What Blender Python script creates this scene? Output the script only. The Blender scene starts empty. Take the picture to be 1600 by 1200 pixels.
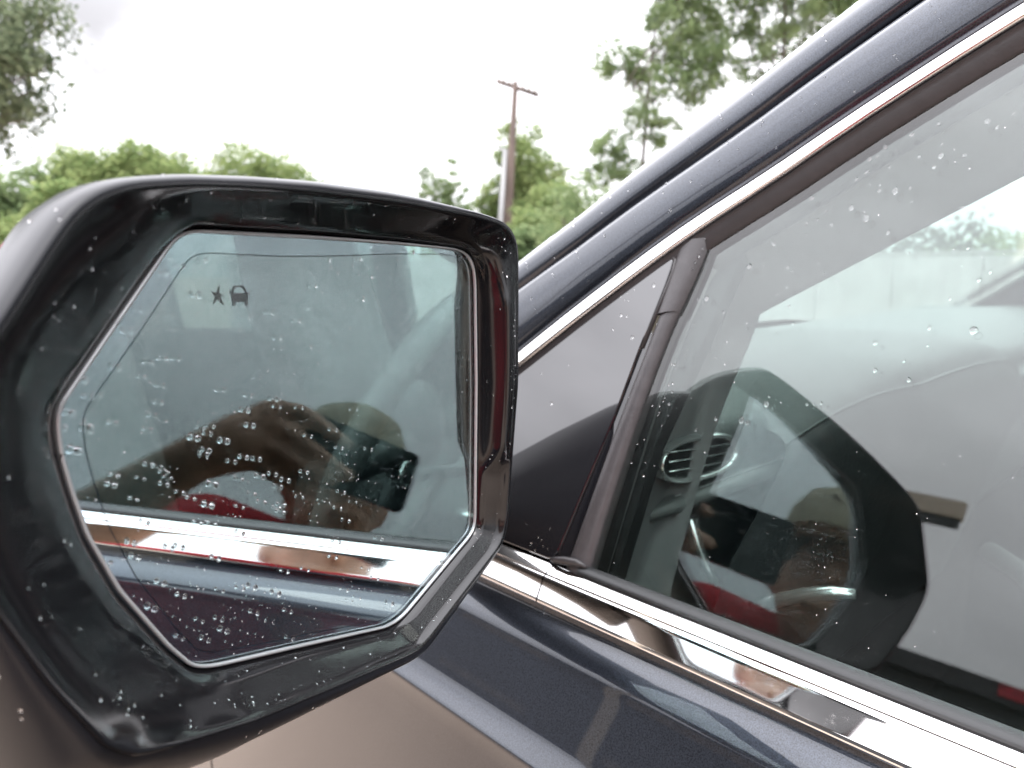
import bpy, bmesh, math, random
from mathutils import Vector, Matrix, noise as mnoise

# ------------------------------------------------------------------ scene, camera, sky, sun
scn = bpy.context.scene
COL = scn.collection
CAMZ = 1.34                     # height of the phone lens above the ground
EYE = Vector((0.0, 0.0, CAMZ))
YAW = math.radians(43.267)      # the phone looks this far to the right of the car's nose
PITCH = math.radians(-8.556)
cam_d = bpy.data.cameras.new('camera')
cam = bpy.data.objects.new('camera', cam_d); COL.objects.link(cam)
cam.location = EYE
cam.rotation_euler = (math.radians(90) + PITCH, 0.0, -YAW)
cam_d.sensor_width = 36.0
cam_d.lens = 36.0 * 1130.0 / 1600.0
cam_d.clip_start = 0.02
cam_d.clip_end = 2000.0
cam_d.dof.use_dof = True
cam_d.dof.focus_distance = 0.30
cam_d.dof.aperture_fstop = 12.0
scn.camera = cam

SKY_HORIZON, SKY_ZENITH = 1.6, 7.0
world = bpy.data.worlds.new('World'); scn.world = world; world.use_nodes = True
nt = world.node_tree; nt.nodes.clear()
def wn(t, **k):
    n = nt.nodes.new(t)
    for a, b in k.items(): setattr(n, a, b)
    return n
out = wn('ShaderNodeOutputWorld'); bg = wn('ShaderNodeBackground'); bg.inputs[1].default_value = 1.0
sky = wn('ShaderNodeTexSky', sky_type='NISHITA'); sky.sun_disc = False
sky.sun_elevation = math.radians(62); sky.sun_rotation = math.radians(150)
tc = wn('ShaderNodeTexCoord'); sep = wn('ShaderNodeSeparateXYZ'); nt.links.new(tc.outputs['Generated'], sep.inputs[0])
mx = wn('ShaderNodeMath', operation='MAXIMUM'); mx.inputs[1].default_value = 0.0; nt.links.new(sep.outputs['Z'], mx.inputs[0])
pw = wn('ShaderNodeMath', operation='POWER'); pw.inputs[1].default_value = 1.0; nt.links.new(mx.outputs[0], pw.inputs[0])
mr = wn('ShaderNodeMapRange'); mr.inputs['To Min'].default_value = SKY_HORIZON; mr.inputs['To Max'].default_value = SKY_ZENITH
nt.links.new(pw.outputs[0], mr.inputs['Value'])
mp = wn('ShaderNodeMapping'); mp.inputs['Scale'].default_value = (2.2, 2.2, 6.0); nt.links.new(tc.outputs['Generated'], mp.inputs[0])
ns = wn('ShaderNodeTexNoise'); ns.inputs['Scale'].default_value = 1.3; ns.inputs['Detail'].default_value = 5.0; nt.links.new(mp.outputs[0], ns.inputs['Vector'])
cr = wn('ShaderNodeMapRange'); cr.inputs['From Min'].default_value = 0.3; cr.inputs['From Max'].default_value = 0.7
cr.inputs['To Min'].default_value = 0.82; cr.inputs['To Max'].default_value = 1.1; nt.links.new(ns.outputs[0], cr.inputs['Value'])
ml = wn('ShaderNodeMath', operation='MULTIPLY'); nt.links.new(mr.outputs[0], ml.inputs[0]); nt.links.new(cr.outputs[0], ml.inputs[1])
cc = wn('ShaderNodeVectorMath', operation='SCALE'); cc.inputs[0].default_value = (0.99, 0.982, 1.032); nt.links.new(ml.outputs[0], cc.inputs['Scale'])
sk = wn('ShaderNodeVectorMath', operation='SCALE'); sk.inputs['Scale'].default_value = 0.1; nt.links.new(sky.outputs[0], sk.inputs[0])
mixn = wn('ShaderNodeMix', data_type='RGBA'); mixn.inputs[0].default_value = 0.93
nt.links.new(sk.outputs[0], mixn.inputs[6]); nt.links.new(cc.outputs[0], mixn.inputs[7])
# a thinner, duller patch of cloud above the trees ahead
dn = wn('ShaderNodeVectorMath', operation='SCALE'); dn.inputs['Scale'].default_value = 0.16
nz = wn('ShaderNodeTexNoise'); nz.inputs['Scale'].default_value = 9.0; nz.inputs['Detail'].default_value = 4.0; nt.links.new(tc.outputs['Generated'], nz.inputs['Vector'])
sbn = wn('ShaderNodeVectorMath', operation='SUBTRACT'); sbn.inputs[1].default_value = (0.5, 0.5, 0.5); nt.links.new(nz.outputs['Color'], sbn.inputs[0]); nt.links.new(sbn.outputs[0], dn.inputs[0])
av = wn('ShaderNodeVectorMath', operation='ADD'); nt.links.new(tc.outputs['Generated'], av.inputs[0]); nt.links.new(dn.outputs[0], av.inputs[1])
sv_ = wn('ShaderNodeVectorMath', operation='SUBTRACT'); sv_.inputs[1].default_value = (0.24, 0.93, 0.268); nt.links.new(av.outputs[0], sv_.inputs[0])
ml3 = wn('ShaderNodeVectorMath', operation='MULTIPLY'); ml3.inputs[1].default_value = (1.0, 1.0, 2.6); nt.links.new(sv_.outputs[0], ml3.inputs[0])
ln = wn('ShaderNodeVectorMath', operation='LENGTH'); nt.links.new(ml3.outputs[0], ln.inputs[0])
pt = wn('ShaderNodeMapRange'); pt.interpolation_type = 'SMOOTHSTEP'; pt.inputs['From Min'].default_value = 0.03; pt.inputs['From Max'].default_value = 0.17
pt.inputs['To Min'].default_value = 0.34; pt.inputs['To Max'].default_value = 1.0; nt.links.new(ln.outputs['Value'], pt.inputs['Value'])
fin = wn('ShaderNodeVectorMath', operation='SCALE'); nt.links.new(mixn.outputs[2], fin.inputs[0]); nt.links.new(pt.outputs[0], fin.inputs['Scale'])
nt.links.new(fin.outputs[0], bg.inputs[0]); nt.links.new(bg.outputs[0], out.inputs[0])

sl = bpy.data.lights.new('sun', 'SUN'); sl.energy = 0.9; sl.angle = math.radians(20); sl.color = (1.0, 0.97, 0.92)
sun = bpy.data.objects.new('sun', sl); COL.objects.link(sun)
sun.rotation_euler = (math.radians(28), 0.0, math.radians(-30))
vs = scn.view_settings
vs.view_transform = 'Standard'; vs.look = 'None'; vs.exposure = 0.0; vs.gamma = 1.0; vs.use_curve_mapping = False
cy = scn.cycles
cy.max_bounces = 14; cy.transparent_max_bounces = 32; cy.glossy_bounces = 8; cy.transmission_bounces = 10; cy.diffuse_bounces = 3
cy.caustics_reflective = False; cy.caustics_refractive = False; cy.sample_clamp_indirect = 6.0
cy.use_denoising = True; cy.use_adaptive_sampling = False
try:
    cy.denoising_prefilter = 'ACCURATE'; cy.denoising_input_passes = 'RGB_ALBEDO'
except Exception: pass

random.seed(7)
R = random.Random(11)

# ------------------------------------------------------------------ materials
MATS = {}
def mat(name, color=(0.5, 0.5, 0.5), rough=0.5, metal=0.0, coat=0.0, coat_rough=0.03, spec=0.5, noise_amt=0.0, noise_scale=20.0,
        bump=0.0, bump_scale=200.0, color2=None, trans=0.0, ior=1.5, stretch=(1, 1, 1), rough_var=0.0):
    m = bpy.data.materials.new(name); m.use_nodes = True
    t = m.node_tree; b = t.nodes['Principled BSDF']
    b.inputs['Base Color'].default_value = (*color, 1); b.inputs['Roughness'].default_value = rough; b.inputs['Metallic'].default_value = metal
    b.inputs['Coat Weight'].default_value = coat; b.inputs['Coat Roughness'].default_value = coat_rough
    b.inputs['Specular IOR Level'].default_value = spec; b.inputs['Transmission Weight'].default_value = trans; b.inputs['IOR'].default_value = ior
    if noise_amt or bump or color2 or rough_var:
        co = t.nodes.new('ShaderNodeTexCoord'); mp = t.nodes.new('ShaderNodeMapping'); mp.inputs['Scale'].default_value = stretch
        t.links.new(co.outputs['Object'], mp.inputs[0])
    if noise_amt or color2 or rough_var:
        n = t.nodes.new('ShaderNodeTexNoise'); n.inputs['Scale'].default_value = noise_scale; n.inputs['Detail'].default_value = 6
        t.links.new(mp.outputs[0], n.inputs['Vector'])
    if noise_amt or color2:
        c2 = color2 or tuple(max(0, c * (1 - noise_amt)) for c in color)
        c1 = color if color2 else tuple(min(1, c * (1 + noise_amt)) for c in color)
        r = t.nodes.new('ShaderNodeValToRGB'); r.color_ramp.elements[0].position = 0.35; r.color_ramp.elements[1].position = 0.65
        r.color_ramp.elements[0].color = (*c2, 1); r.color_ramp.elements[1].color = (*c1, 1)
        t.links.new(n.outputs[0], r.inputs[0]); t.links.new(r.outputs[0], b.inputs['Base Color'])
    if rough_var:
        q = t.nodes.new('ShaderNodeMapRange'); q.inputs['To Min'].default_value = max(0.0, rough - rough_var); q.inputs['To Max'].default_value = rough + rough_var
        t.links.new(n.outputs[0], q.inputs['Value']); t.links.new(q.outputs[0], b.inputs['Roughness'])
    if bump:
        n2 = t.nodes.new('ShaderNodeTexNoise'); n2.inputs['Scale'].default_value = bump_scale; n2.inputs['Detail'].default_value = 4
        t.links.new(mp.outputs[0], n2.inputs['Vector'])
        bp = t.nodes.new('ShaderNodeBump'); bp.inputs['Strength'].default_value = bump; bp.inputs['Distance'].default_value = 0.001
        t.links.new(n2.outputs[0], bp.inputs['Height']); t.links.new(bp.outputs[0], b.inputs['Normal'])
    MATS[name] = m
    return m
def glass(name, tint=(1, 1, 1), f0=0.05):
    m = bpy.data.materials.new(name); m.use_nodes = True; t = m.node_tree; t.nodes.clear()
    o = t.nodes.new('ShaderNodeOutputMaterial'); tr = t.nodes.new('ShaderNodeBsdfTransparent'); gl = t.nodes.new('ShaderNodeBsdfGlossy')
    tr.inputs[0].default_value = (*tint, 1); gl.inputs['Roughness'].default_value = 0.0; gl.inputs[0].default_value = (1, 1, 1, 1)
    lw = t.nodes.new('ShaderNodeLayerWeight'); lw.inputs[0].default_value = 0.5
    p = t.nodes.new('ShaderNodeMath'); p.operation = 'POWER'; p.inputs[1].default_value = 5.0; t.links.new(lw.outputs['Facing'], p.inputs[0])
    q = t.nodes.new('ShaderNodeMath'); q.operation = 'MULTIPLY_ADD'; q.inputs[1].default_value = 1 - f0; q.inputs[2].default_value = f0
    t.links.new(p.outputs[0], q.inputs[0])
    mxs = t.nodes.new('ShaderNodeMixShader'); t.links.new(q.outputs[0], mxs.inputs[0]); t.links.new(tr.outputs[0], mxs.inputs[1]); t.links.new(gl.outputs[0], mxs.inputs[2])
    t.links.new(mxs.outputs[0], o.inputs[0]); MATS[name] = m
    return m
def leafmat(name, c1, c2, sc=0.6):
    m = bpy.data.materials.new(name); m.use_nodes = True; t = m.node_tree; t.nodes.clear()
    o = t.nodes.new('ShaderNodeOutputMaterial'); d = t.nodes.new('ShaderNodeBsdfDiffuse'); tl = t.nodes.new('ShaderNodeBsdfTranslucent')
    g = t.nodes.new('ShaderNodeNewGeometry'); co = t.nodes.new('ShaderNodeTexCoord')
    n = t.nodes.new('ShaderNodeTexNoise'); n.inputs['Scale'].default_value = sc; n.inputs['Detail'].default_value = 3
    t.links.new(co.outputs['Object'], n.inputs['Vector'])
    ad = t.nodes.new('ShaderNodeMath'); ad.operation = 'MULTIPLY_ADD'; ad.inputs[1].default_value = 0.5; ad.inputs[2].default_value = -0.25
    t.links.new(g.outputs['Random Per Island'], ad.inputs[0])
    a2 = t.nodes.new('ShaderNodeMath'); a2.operation = 'ADD'; t.links.new(ad.outputs[0], a2.inputs[0]); t.links.new(n.outputs[0], a2.inputs[1])
    r = t.nodes.new('ShaderNodeValToRGB'); r.color_ramp.elements[0].position = 0.3; r.color_ramp.elements[1].position = 0.7
    r.color_ramp.elements[0].color = (*c1, 1); r.color_ramp.elements[1].color = (*c2, 1)
    t.links.new(a2.outputs[0], r.inputs[0]); t.links.new(r.outputs[0], d.inputs[0]); t.links.new(r.outputs[0], tl.inputs[0])
    mxs = t.nodes.new('ShaderNodeMixShader'); mxs.inputs[0].default_value = 0.45
    t.links.new(d.outputs[0], mxs.inputs[1]); t.links.new(tl.outputs[0], mxs.inputs[2]); t.links.new(mxs.outputs[0], o.inputs[0]); MATS[name] = m
    return m

mat('paint', (0.025, 0.030, 0.040), rough=0.36, metal=0.8, coat=1.0, coat_rough=0.015, noise_amt=0.45, noise_scale=1500, rough_var=0.05)
mat('housing_paint', (0.010, 0.011, 0.014), rough=0.30, spec=0.42, rough_var=0.05, noise_scale=60)
mat('chrome', (0.90, 0.885, 0.875), rough=0.045, metal=1.0, rough_var=0.02, noise_scale=30)
mat('piano_black', (0.006, 0.006, 0.007), rough=0.12, rough_var=0.03, noise_scale=90, spec=0.55)
mat('quarter_black', (0.008, 0.008, 0.010), rough=0.03, coat=1.0, coat_rough=0.01, spec=0.9)
mat('satin_black', (0.012, 0.012, 0.013), rough=0.32, noise_amt=0.2, noise_scale=60)
mat('gap_black', (0.004, 0.004, 0.005), rough=0.6)
mat('rubber', (0.030, 0.027, 0.028), rough=0.42, noise_amt=0.08, noise_scale=160, bump=0.12, bump_scale=900)
mat('pillar_rubber', (0.048, 0.044, 0.046), rough=0.40, noise_amt=0.10, noise_scale=140, bump=0.12, bump_scale=900)
mat('seal_rubber', (0.016, 0.017, 0.018), rough=0.45, noise_amt=0.3, noise_scale=120, stretch=(1, 0.06, 1))
mat('mirror_silver', (0.66, 0.745, 0.755), rough=0.0, metal=1.0)
mat('mirror_silver_outer', (0.70, 0.79, 0.83), rough=0.0, metal=1.0)
mat('etched_mark', (0.055, 0.060, 0.062), rough=0.5)
mat('bevel_edge', (0.48, 0.50, 0.51), rough=0.25, metal=0.5)
mat('line_dark', (0.03, 0.06, 0.09), rough=0.5)
glass('side_glass', (0.86, 0.92, 0.90), 0.058)
glass('privacy_glass', (0.36, 0.40, 0.39), 0.05)
glass('screen_glass', (0.87, 0.945, 0.915), 0.04)
glass('mirror_pane', (0.97, 0.985, 0.985), 0.045)
def watermat():
    m = bpy.data.materials.new('water'); m.use_nodes = True; t = m.node_tree; t.nodes.clear()
    o = t.nodes.new('ShaderNodeOutputMaterial'); g = t.nodes.new('ShaderNodeBsdfGlass'); g.inputs['IOR'].default_value = 1.33; g.inputs['Roughness'].default_value = 0.0
    t.links.new(g.outputs[0], o.inputs[0]); MATS['water'] = m
watermat()
mat('hood_grey', (0.030, 0.032, 0.033), rough=0.55, noise_amt=0.08, noise_scale=80, bump=0.7, bump_scale=420)
mat('dash_grey', (0.052, 0.057, 0.057), rough=0.55, noise_amt=0.08, noise_scale=80, bump=0.7, bump_scale=420)
mat('dash_dark', (0.016, 0.018, 0.019), rough=0.55, bump=0.6, bump_scale=420, noise_amt=0.1)
mat('trim_grey', (0.15, 0.15, 0.152), rough=0.7, bump=0.3, bump_scale=600, noise_amt=0.08)
mat('silver_trim', (0.72, 0.74, 0.74), rough=0.22, metal=0.9)
mat('vent_dark', (0.008, 0.008, 0.009), rough=0.4)
mat('leather_grey', (0.085, 0.088, 0.088), rough=0.5, bump=0.6, bump_scale=350, noise_amt=0.1)
mat('headliner', (0.36, 0.36, 0.35), rough=0.9, noise_amt=0.05)
mat('carpet', (0.012, 0.012, 0.012), rough=0.95, noise_amt=0.2)
mat('stitch', (0.30, 0.31, 0.31), rough=0.7)
mat('skin', (0.58, 0.35, 0.25), rough=0.5, noise_amt=0.15, noise_scale=30)
mat('red_cotton', (0.42, 0.018, 0.028), rough=0.85, noise_amt=0.12, noise_scale=40)
mat('khaki', (0.42, 0.37, 0.27), rough=0.85, noise_amt=0.1, noise_scale=60)
mat('denim', (0.035, 0.05, 0.09), rough=0.9, noise_amt=0.2, noise_scale=80)
mat('shoe_black', (0.02, 0.02, 0.02), rough=0.5)
mat('hair_black', (0.010, 0.008, 0.007), rough=0.6)
mat('eye_white', (0.7, 0.68, 0.65), rough=0.2)
mat('phone_back', (0.012, 0.018, 0.022), rough=0.12, coat=0.5)
mat('phone_metal', (0.35, 0.36, 0.37), rough=0.25, metal=1.0)
mat('lens_black', (0.004, 0.004, 0.006), rough=0.04, coat=1.0)
mat('concrete', (0.36, 0.285, 0.225), rough=0.75, color2=(0.24, 0.18, 0.14), noise_scale=0.9, bump=0.4, bump_scale=60)
mat('bark', (0.16, 0.14, 0.12), rough=0.9, noise_amt=0.4, noise_scale=8, stretch=(1, 1, 0.2))
mat('pole_wood', (0.105, 0.078, 0.066), rough=0.9, noise_amt=0.35, noise_scale=4, stretch=(1, 1, 0.12))
mat('grey_steel', (0.30, 0.30, 0.30), rough=0.5, metal=0.2, noise_amt=0.1)
mat('porcelain', (0.45, 0.42, 0.40), rough=0.3)
mat('brick', (0.17, 0.075, 0.050), rough=0.9, color2=(0.10, 0.045, 0.032), noise_scale=6)
mat('beige_wood', (0.46, 0.41, 0.33), rough=0.7, noise_amt=0.08, noise_scale=6)
mat('roof_tile', (0.27, 0.24, 0.19), rough=0.85, noise_amt=0.2, noise_scale=10)
mat('window_dark', (0.02, 0.024, 0.028), rough=0.06)
mat('shed_dark', (0.035, 0.037, 0.040), rough=0.7, noise_amt=0.2, noise_scale=2)
mat('sign_white', (0.7, 0.7, 0.7), rough=0.5)
mat('fence_metal', (0.34, 0.345, 0.35), rough=0.6, noise_amt=0.1, noise_scale=3)
mat('car_silver', (0.45, 0.46, 0.47), rough=0.3, metal=0.6, coat=1.0)
mat('tyre', (0.02, 0.02, 0.02), rough=0.8)
mat('wheel_alloy', (0.5, 0.5, 0.5), rough=0.3, metal=1.0)
mat('lamp_red', (0.4, 0.02, 0.02), rough=0.1)
mat('petal_red', (0.33, 0.035, 0.05), rough=0.8, noise_amt=0.4, noise_scale=4)
leafmat('leaf_olive', (0.10, 0.135, 0.08), (0.24, 0.28, 0.175))
leafmat('leaf_bright', (0.15, 0.215, 0.085), (0.36, 0.425, 0.19))
leafmat('leaf_mid', (0.13, 0.19, 0.09), (0.31, 0.385, 0.20))
leafmat('leaf_dark', (0.022, 0.042, 0.020), (0.060, 0.095, 0.040))

# ------------------------------------------------------------------ mesh helpers
def origin_of(p):
    v = Vector((0, 0, 0))
    while p is not None:
        v += Vector(p.location); p = p.parent
    return v
class MB:
    def __init__(s): s.v = []; s.f = []
    def loft(s, rails, closed=False, flip=False):
        n = len(rails[0]); b = len(s.v)
        for r in rails:
            assert len(r) == n
            s.v += [tuple(p) for p in r]
        m = len(rails)
        for i in range(m if closed else m - 1):
            a = b + i * n; c = b + ((i + 1) % m) * n
            for j in range(n - 1):
                q = (a + j, a + j + 1, c + j + 1, c + j)
                s.f.append(q[::-1] if flip else q)
        return s
    def rings(s, rings, cap0=False, cap1=False):
        n = len(rings[0]); b = len(s.v)
        for r in rings: s.v += [tuple(p) for p in r]
        for i in range(len(rings) - 1):
            for j in range(n):
                k = (j + 1) % n
                s.f.append((b + i * n + j, b + i * n + k, b + (i + 1) * n + k, b + (i + 1) * n + j))
        if cap0: s.f.append(tuple(b + j for j in range(n))[::-1])
        if cap1: s.f.append(tuple(b + (len(rings) - 1) * n + j for j in range(n)))
        return s
    def box(s, lo, hi):
        x0, y0, z0 = lo; x1, y1, z1 = hi; b = len(s.v)
        s.v += [(x0, y0, z0), (x1, y0, z0), (x1, y1, z0), (x0, y1, z0), (x0, y0, z1), (x1, y0, z1), (x1, y1, z1), (x0, y1, z1)]
        s.f += [tuple(b + i for i in q) for q in ((3, 2, 1, 0), (4, 5, 6, 7), (0, 1, 5, 4), (1, 2, 6, 5), (2, 3, 7, 6), (3, 0, 4, 7))]
        return s
    def tube(s, path, rad, n=10, caps=True):
        path = [Vector(p) for p in path]
        rads = rad if isinstance(rad, (list, tuple)) else [rad] * len(path)
        rs = []; prev = None
        for i, p in enumerate(path):
            t = (path[min(i + 1, len(path) - 1)] - path[max(i - 1, 0)]).normalized()
            up = prev if prev is not None else (Vector((0, 0, 1)) if abs(t.z) < 0.9 else Vector((1, 0, 0)))
            a = (up - t * up.dot(t)).normalized(); b = t.cross(a); prev = a
            rs.append([p + (a * math.cos(k * 2 * math.pi / n) + b * math.sin(k * 2 * math.pi / n)) * rads[i] for k in range(n)])
        return s.rings(rs, caps, caps)
    def prism(s, poly, fn, d0, d1):
        n = len(poly); b = len(s.v)
        s.v += [tuple(fn(p[0], p[1], d0)) for p in poly] + [tuple(fn(p[0], p[1], d1)) for p in poly]
        s.f.append(tuple(b + i for i in range(n))); s.f.append(tuple(b + n + i for i in range(n))[::-1])
        for i in range(n):
            j = (i + 1) % n; s.f.append((b + i, b + n + i, b + n + j, b + j))
        return s
    def ball(s, c, r, nu=14, nv=9, M=None):
        c = Vector(c); r = Vector(r) if hasattr(r, '__len__') else Vector((r, r, r)); rs = []
        for i in range(nv + 1):
            th = math.pi * i / nv; th = min(max(th, 0.02), math.pi - 0.02)
            ring = []
            for j in range(nu):
                ph = 2 * math.pi * j / nu
                p = Vector((r.x * math.sin(th) * math.cos(ph), r.y * math.sin(th) * math.sin(ph), r.z * math.cos(th)))
                ring.append(c + (M @ p if M else p))
            rs.append(ring)
        return s.rings(rs, True, True)
    def capsule(s, a, b, ra, rb, n=14):
        a = Vector(a); b = Vector(b); t = (b - a).normalized()
        up = Vector((0, 0, 1)) if abs(t.z) < 0.9 else Vector((1, 0, 0)); x = (up - t * up.dot(t)).normalized(); y = t.cross(x); rs = []
        for i in range(7):
            th = math.pi / 2 * i / 6
            rs.append([a - t * ra * math.cos(th) + (x * math.cos(k * 2 * math.pi / n) + y * math.sin(k * 2 * math.pi / n)) * max(ra * math.sin(th), 1e-4) for k in range(n)])
        for i in range(7):
            th = math.pi / 2 * i / 6
            rs.append([b + t * rb * math.sin(th) + (x * math.cos(k * 2 * math.pi / n) + y * math.sin(k * 2 * math.pi / n)) * max(rb * math.cos(th), 1e-4) for k in range(n)])
        return s.rings(rs, True, True)
    def build(s, name, m, parent=None, smooth=True, sharp=None, recalc=True):
        o0 = origin_of(parent)
        me = bpy.data.meshes.new(name)
        me.from_pydata([(v[0] - o0.x, v[1] - o0.y, v[2] - o0.z) for v in s.v], [], s.f)
        if recalc:
            bm = bmesh.new(); bm.from_mesh(me); bmesh.ops.recalc_face_normals(bm, faces=bm.faces); bm.to_mesh(me); bm.free()
        me.materials.append(MATS[m])
        if smooth:
            me.shade_smooth()
            if sharp: me.set_sharp_from_angle(angle=math.radians(sharp))
        o = bpy.data.objects.new(name, me); COL.objects.link(o)
        if parent is not None: o.parent = parent
        return o
def empty(name, loc, label, cat, group=None):
    o = bpy.data.objects.new(name, None); COL.objects.link(o); o.location = loc; o.empty_display_size = 0.1
    return tag(o, label, cat, group)
def tag(o, label=None, cat=None, group=None, kind=None):
    if label: o['label'] = label
    if cat: o['category'] = cat
    if group: o['group'] = group
    if kind: o['kind'] = kind
    return o
def solid(o, t, off=-1.0):
    md = o.modifiers.new('thickness', 'SOLIDIFY'); md.thickness = t; md.offset = off
    return o
def lerp(a, b, t): return a + (b - a) * t
def polyline(pts, n):
    """n points evenly spread along a Catmull-Rom curve through pts"""
    P = [Vector(p) for p in pts]; dense = []
    for i in range(len(P) - 1):
        p0 = P[max(i - 1, 0)]; p1 = P[i]; p2 = P[i + 1]; p3 = P[min(i + 2, len(P) - 1)]
        for k in range(16):
            t = k / 16
            dense.append(0.5 * ((2 * p1) + (p2 - p0) * t + (2 * p0 - 5 * p1 + 4 * p2 - p3) * t * t + (3 * p1 - p0 - 3 * p2 + p3) * t ** 3))
    dense.append(P[-1]); L = [0]
    for a, b in zip(dense, dense[1:]): L.append(L[-1] + (b - a).length)
    res = []; j = 0
    for i in range(n):
        d = L[-1] * i / (n - 1)
        while j < len(L) - 2 and L[j + 1] < d: j += 1
        res.append(dense[j].lerp(dense[j + 1], 0 if L[j + 1] == L[j] else (d - L[j]) / (L[j + 1] - L[j])))
    return res
def interp(tab, x):
    tab = sorted(tab)
    if x <= tab[0][0]: return tab[0][1]
    for (a, p), (b, q) in zip(tab, tab[1:]):
        if x <= b: return lerp(p, q, (x - a) / (b - a))
    return tab[-1][1]

# the plane of the car's side glass: u runs to the car's nose, v up along the glass, w out of the car (metres)
SV = Vector((0.335, 0.0, 0.942)).normalized(); SN = Vector((-0.942, 0.0, 0.335)).normalized(); SO = Vector((0.364, 0.0, CAMZ))
def side(u, v, w): return SO + Vector((0, 1, 0)) * u + SV * v + SN * w
# the plane of the wing mirror's glass: a to the car, b up, c out of the glass
MA = Vector((0.9657, 0.2598, 0.0)).normalized(); MC = Vector((0.2598, -0.9657, 0.0)).normalized(); MO = Vector((0.1030, 0.2291, CAMZ - 0.055))
def mir(a, b, c): return MO + MA * a + Vector((0, 0, 1)) * b + MC * c
XC = 1.20                                    # centre line of the car
def flipx(p): return Vector((2 * XC - p[0], p[1], p[2]))
def rel(x, y, z): return Vector((x, y, CAMZ + z))
# ------------------------------------------------------------------ ground
g = MB(); g.v = [(-300, -300, 0), (300, -300, 0), (300, 300, 0), (-300, 300, 0)]; g.f = [(0, 1, 2, 3)]
tag(g.build('ground', 'concrete', smooth=False), kind='structure')

# ------------------------------------------------------------------ the car
CAR = empty('car', (1.20, -0.60, 0.0), 'dark blue wet car seen close at its front door, wing mirror and side window', 'car')

# --- lower side: one section (x, height against the lens) carried along the car
SECT = [(.2900, -.1900), (.2850, -.1945), (.2780, -.1985), (.2738, -.2018), (.2706, -.2055), (.2682, -.2112), (.2640, -.2204), (.2598, -.2295), (.2556, -.2385), (.2532, -.2435)]
SECT = [(p[0], p[1]) for p in polyline([(x, z, 0) for x, z in SECT], 40)] + [(.2512, -.2465), (.2478, -.2498), (.2446, -.2525), (.2434, -.2536), (.2429, -.2548), (.2431, -.2560), (.2438, -.2580), (.2452, -.2625), (.2474, -.2722), (.2490, -.2930), (.2535, -.3350), (.2590, -.4000), (.2635, -.4800), (.2690, -.6200), (.2740, -.8000), (.2870, -.9200), (.3150, -1.000)]
def bodyside(name, y0, y1, ny, far=False, wf=None):
    m = MB(); rails = []
    for k, (x, z) in enumerate(SECT):
        rail = []
        for i in range(ny + 1):
            y = lerp(y0, y1, i / ny); xx = x + (wf(y) if wf else 0)
            p = rel(xx, y, z); rail.append(flipx(p) if far else p)
        rails.append(rail)
    for e in (0, -1):       # returned edges, so that the shut lines have depth
        pass
    m.loft(rails)
    for e in (0, ny):
        m.loft([[rails[k][e] for k in range(len(rails))], [rails[k][e] + Vector((0.02 * (-1 if far else 1), 0, 0)) for k in range(len(rails))]])
    return m.build(name, 'paint', CAR, sharp=50)
wf_front = lambda y: 0.0 if y < 0.8 else 0.10 * ((y - 0.8) / 1.3) ** 2
for far in (False, True):
    bodyside('door_panel', 0.782, -0.92, 8, far)
    bodyside('fender', 0.787, 2.05, 14, far, wf_front)
    bodyside('rear_door', -0.926, -1.72, 6, far)
    bodyside('quarter_body', -1.726, -2.75, 10, far, lambda y: 0.12 * (max(0, -1.9 - y) / 0.85) ** 2)

# --- window outline of the side: chrome line and the bands above and below it
CH = [(.520, -.196), (.470, -.152), (.412, -.103), (.351, -.0524), (.2987, -.0100), (.2473, .0285), (.1987, .0594), (.1573, .0873), (.0958, .1254),
      (.030, .161), (-.060, .205), (-.180, .248), (-.340, .283), (-.560, .304), (-.850, .304), (-1.20, .272), (-1.50, .196), (-1.70, .090)]
NS = 110
CL = polyline([(u, v, 0) for u, v in CH], NS)
NRM = []
for i in range(NS):
    t = (CL[min(i + 1, NS - 1)] - CL[max(i - 1, 0)]).normalized(); NRM.append(Vector((t.y, -t.x, 0)))   # up and outwards
    if NRM[-1].y < 0: NRM[-1] = -NRM[-1]
def band(off, w, far=False, i0=0, i1=NS):
    """rail at distance off above the chrome line; off and w may depend on u"""
    r = []
    for i in range(i0, i1):
        o = off(CL[i].x) if callable(off) else off; ww = w(CL[i].x) if callable(w) else w
        q = CL[i] + NRM[i] * o; p = side(q.x, q.y, ww); r.append(flipx(p) if far else p)
    return r
FW = lambda u: interp([(.12, .033), (.24, .033), (.30, .037), (.36, .045), (.48, .055)], u)
GP = lambda u: interp([(.10, .0105), (.17, .0090), (.25, .0072), (.37, .0052)], u)
def chain(parts, far=False, i0=0, i1=NS): return [band(o, w, far, i0, i1) for o, w in parts]
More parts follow.
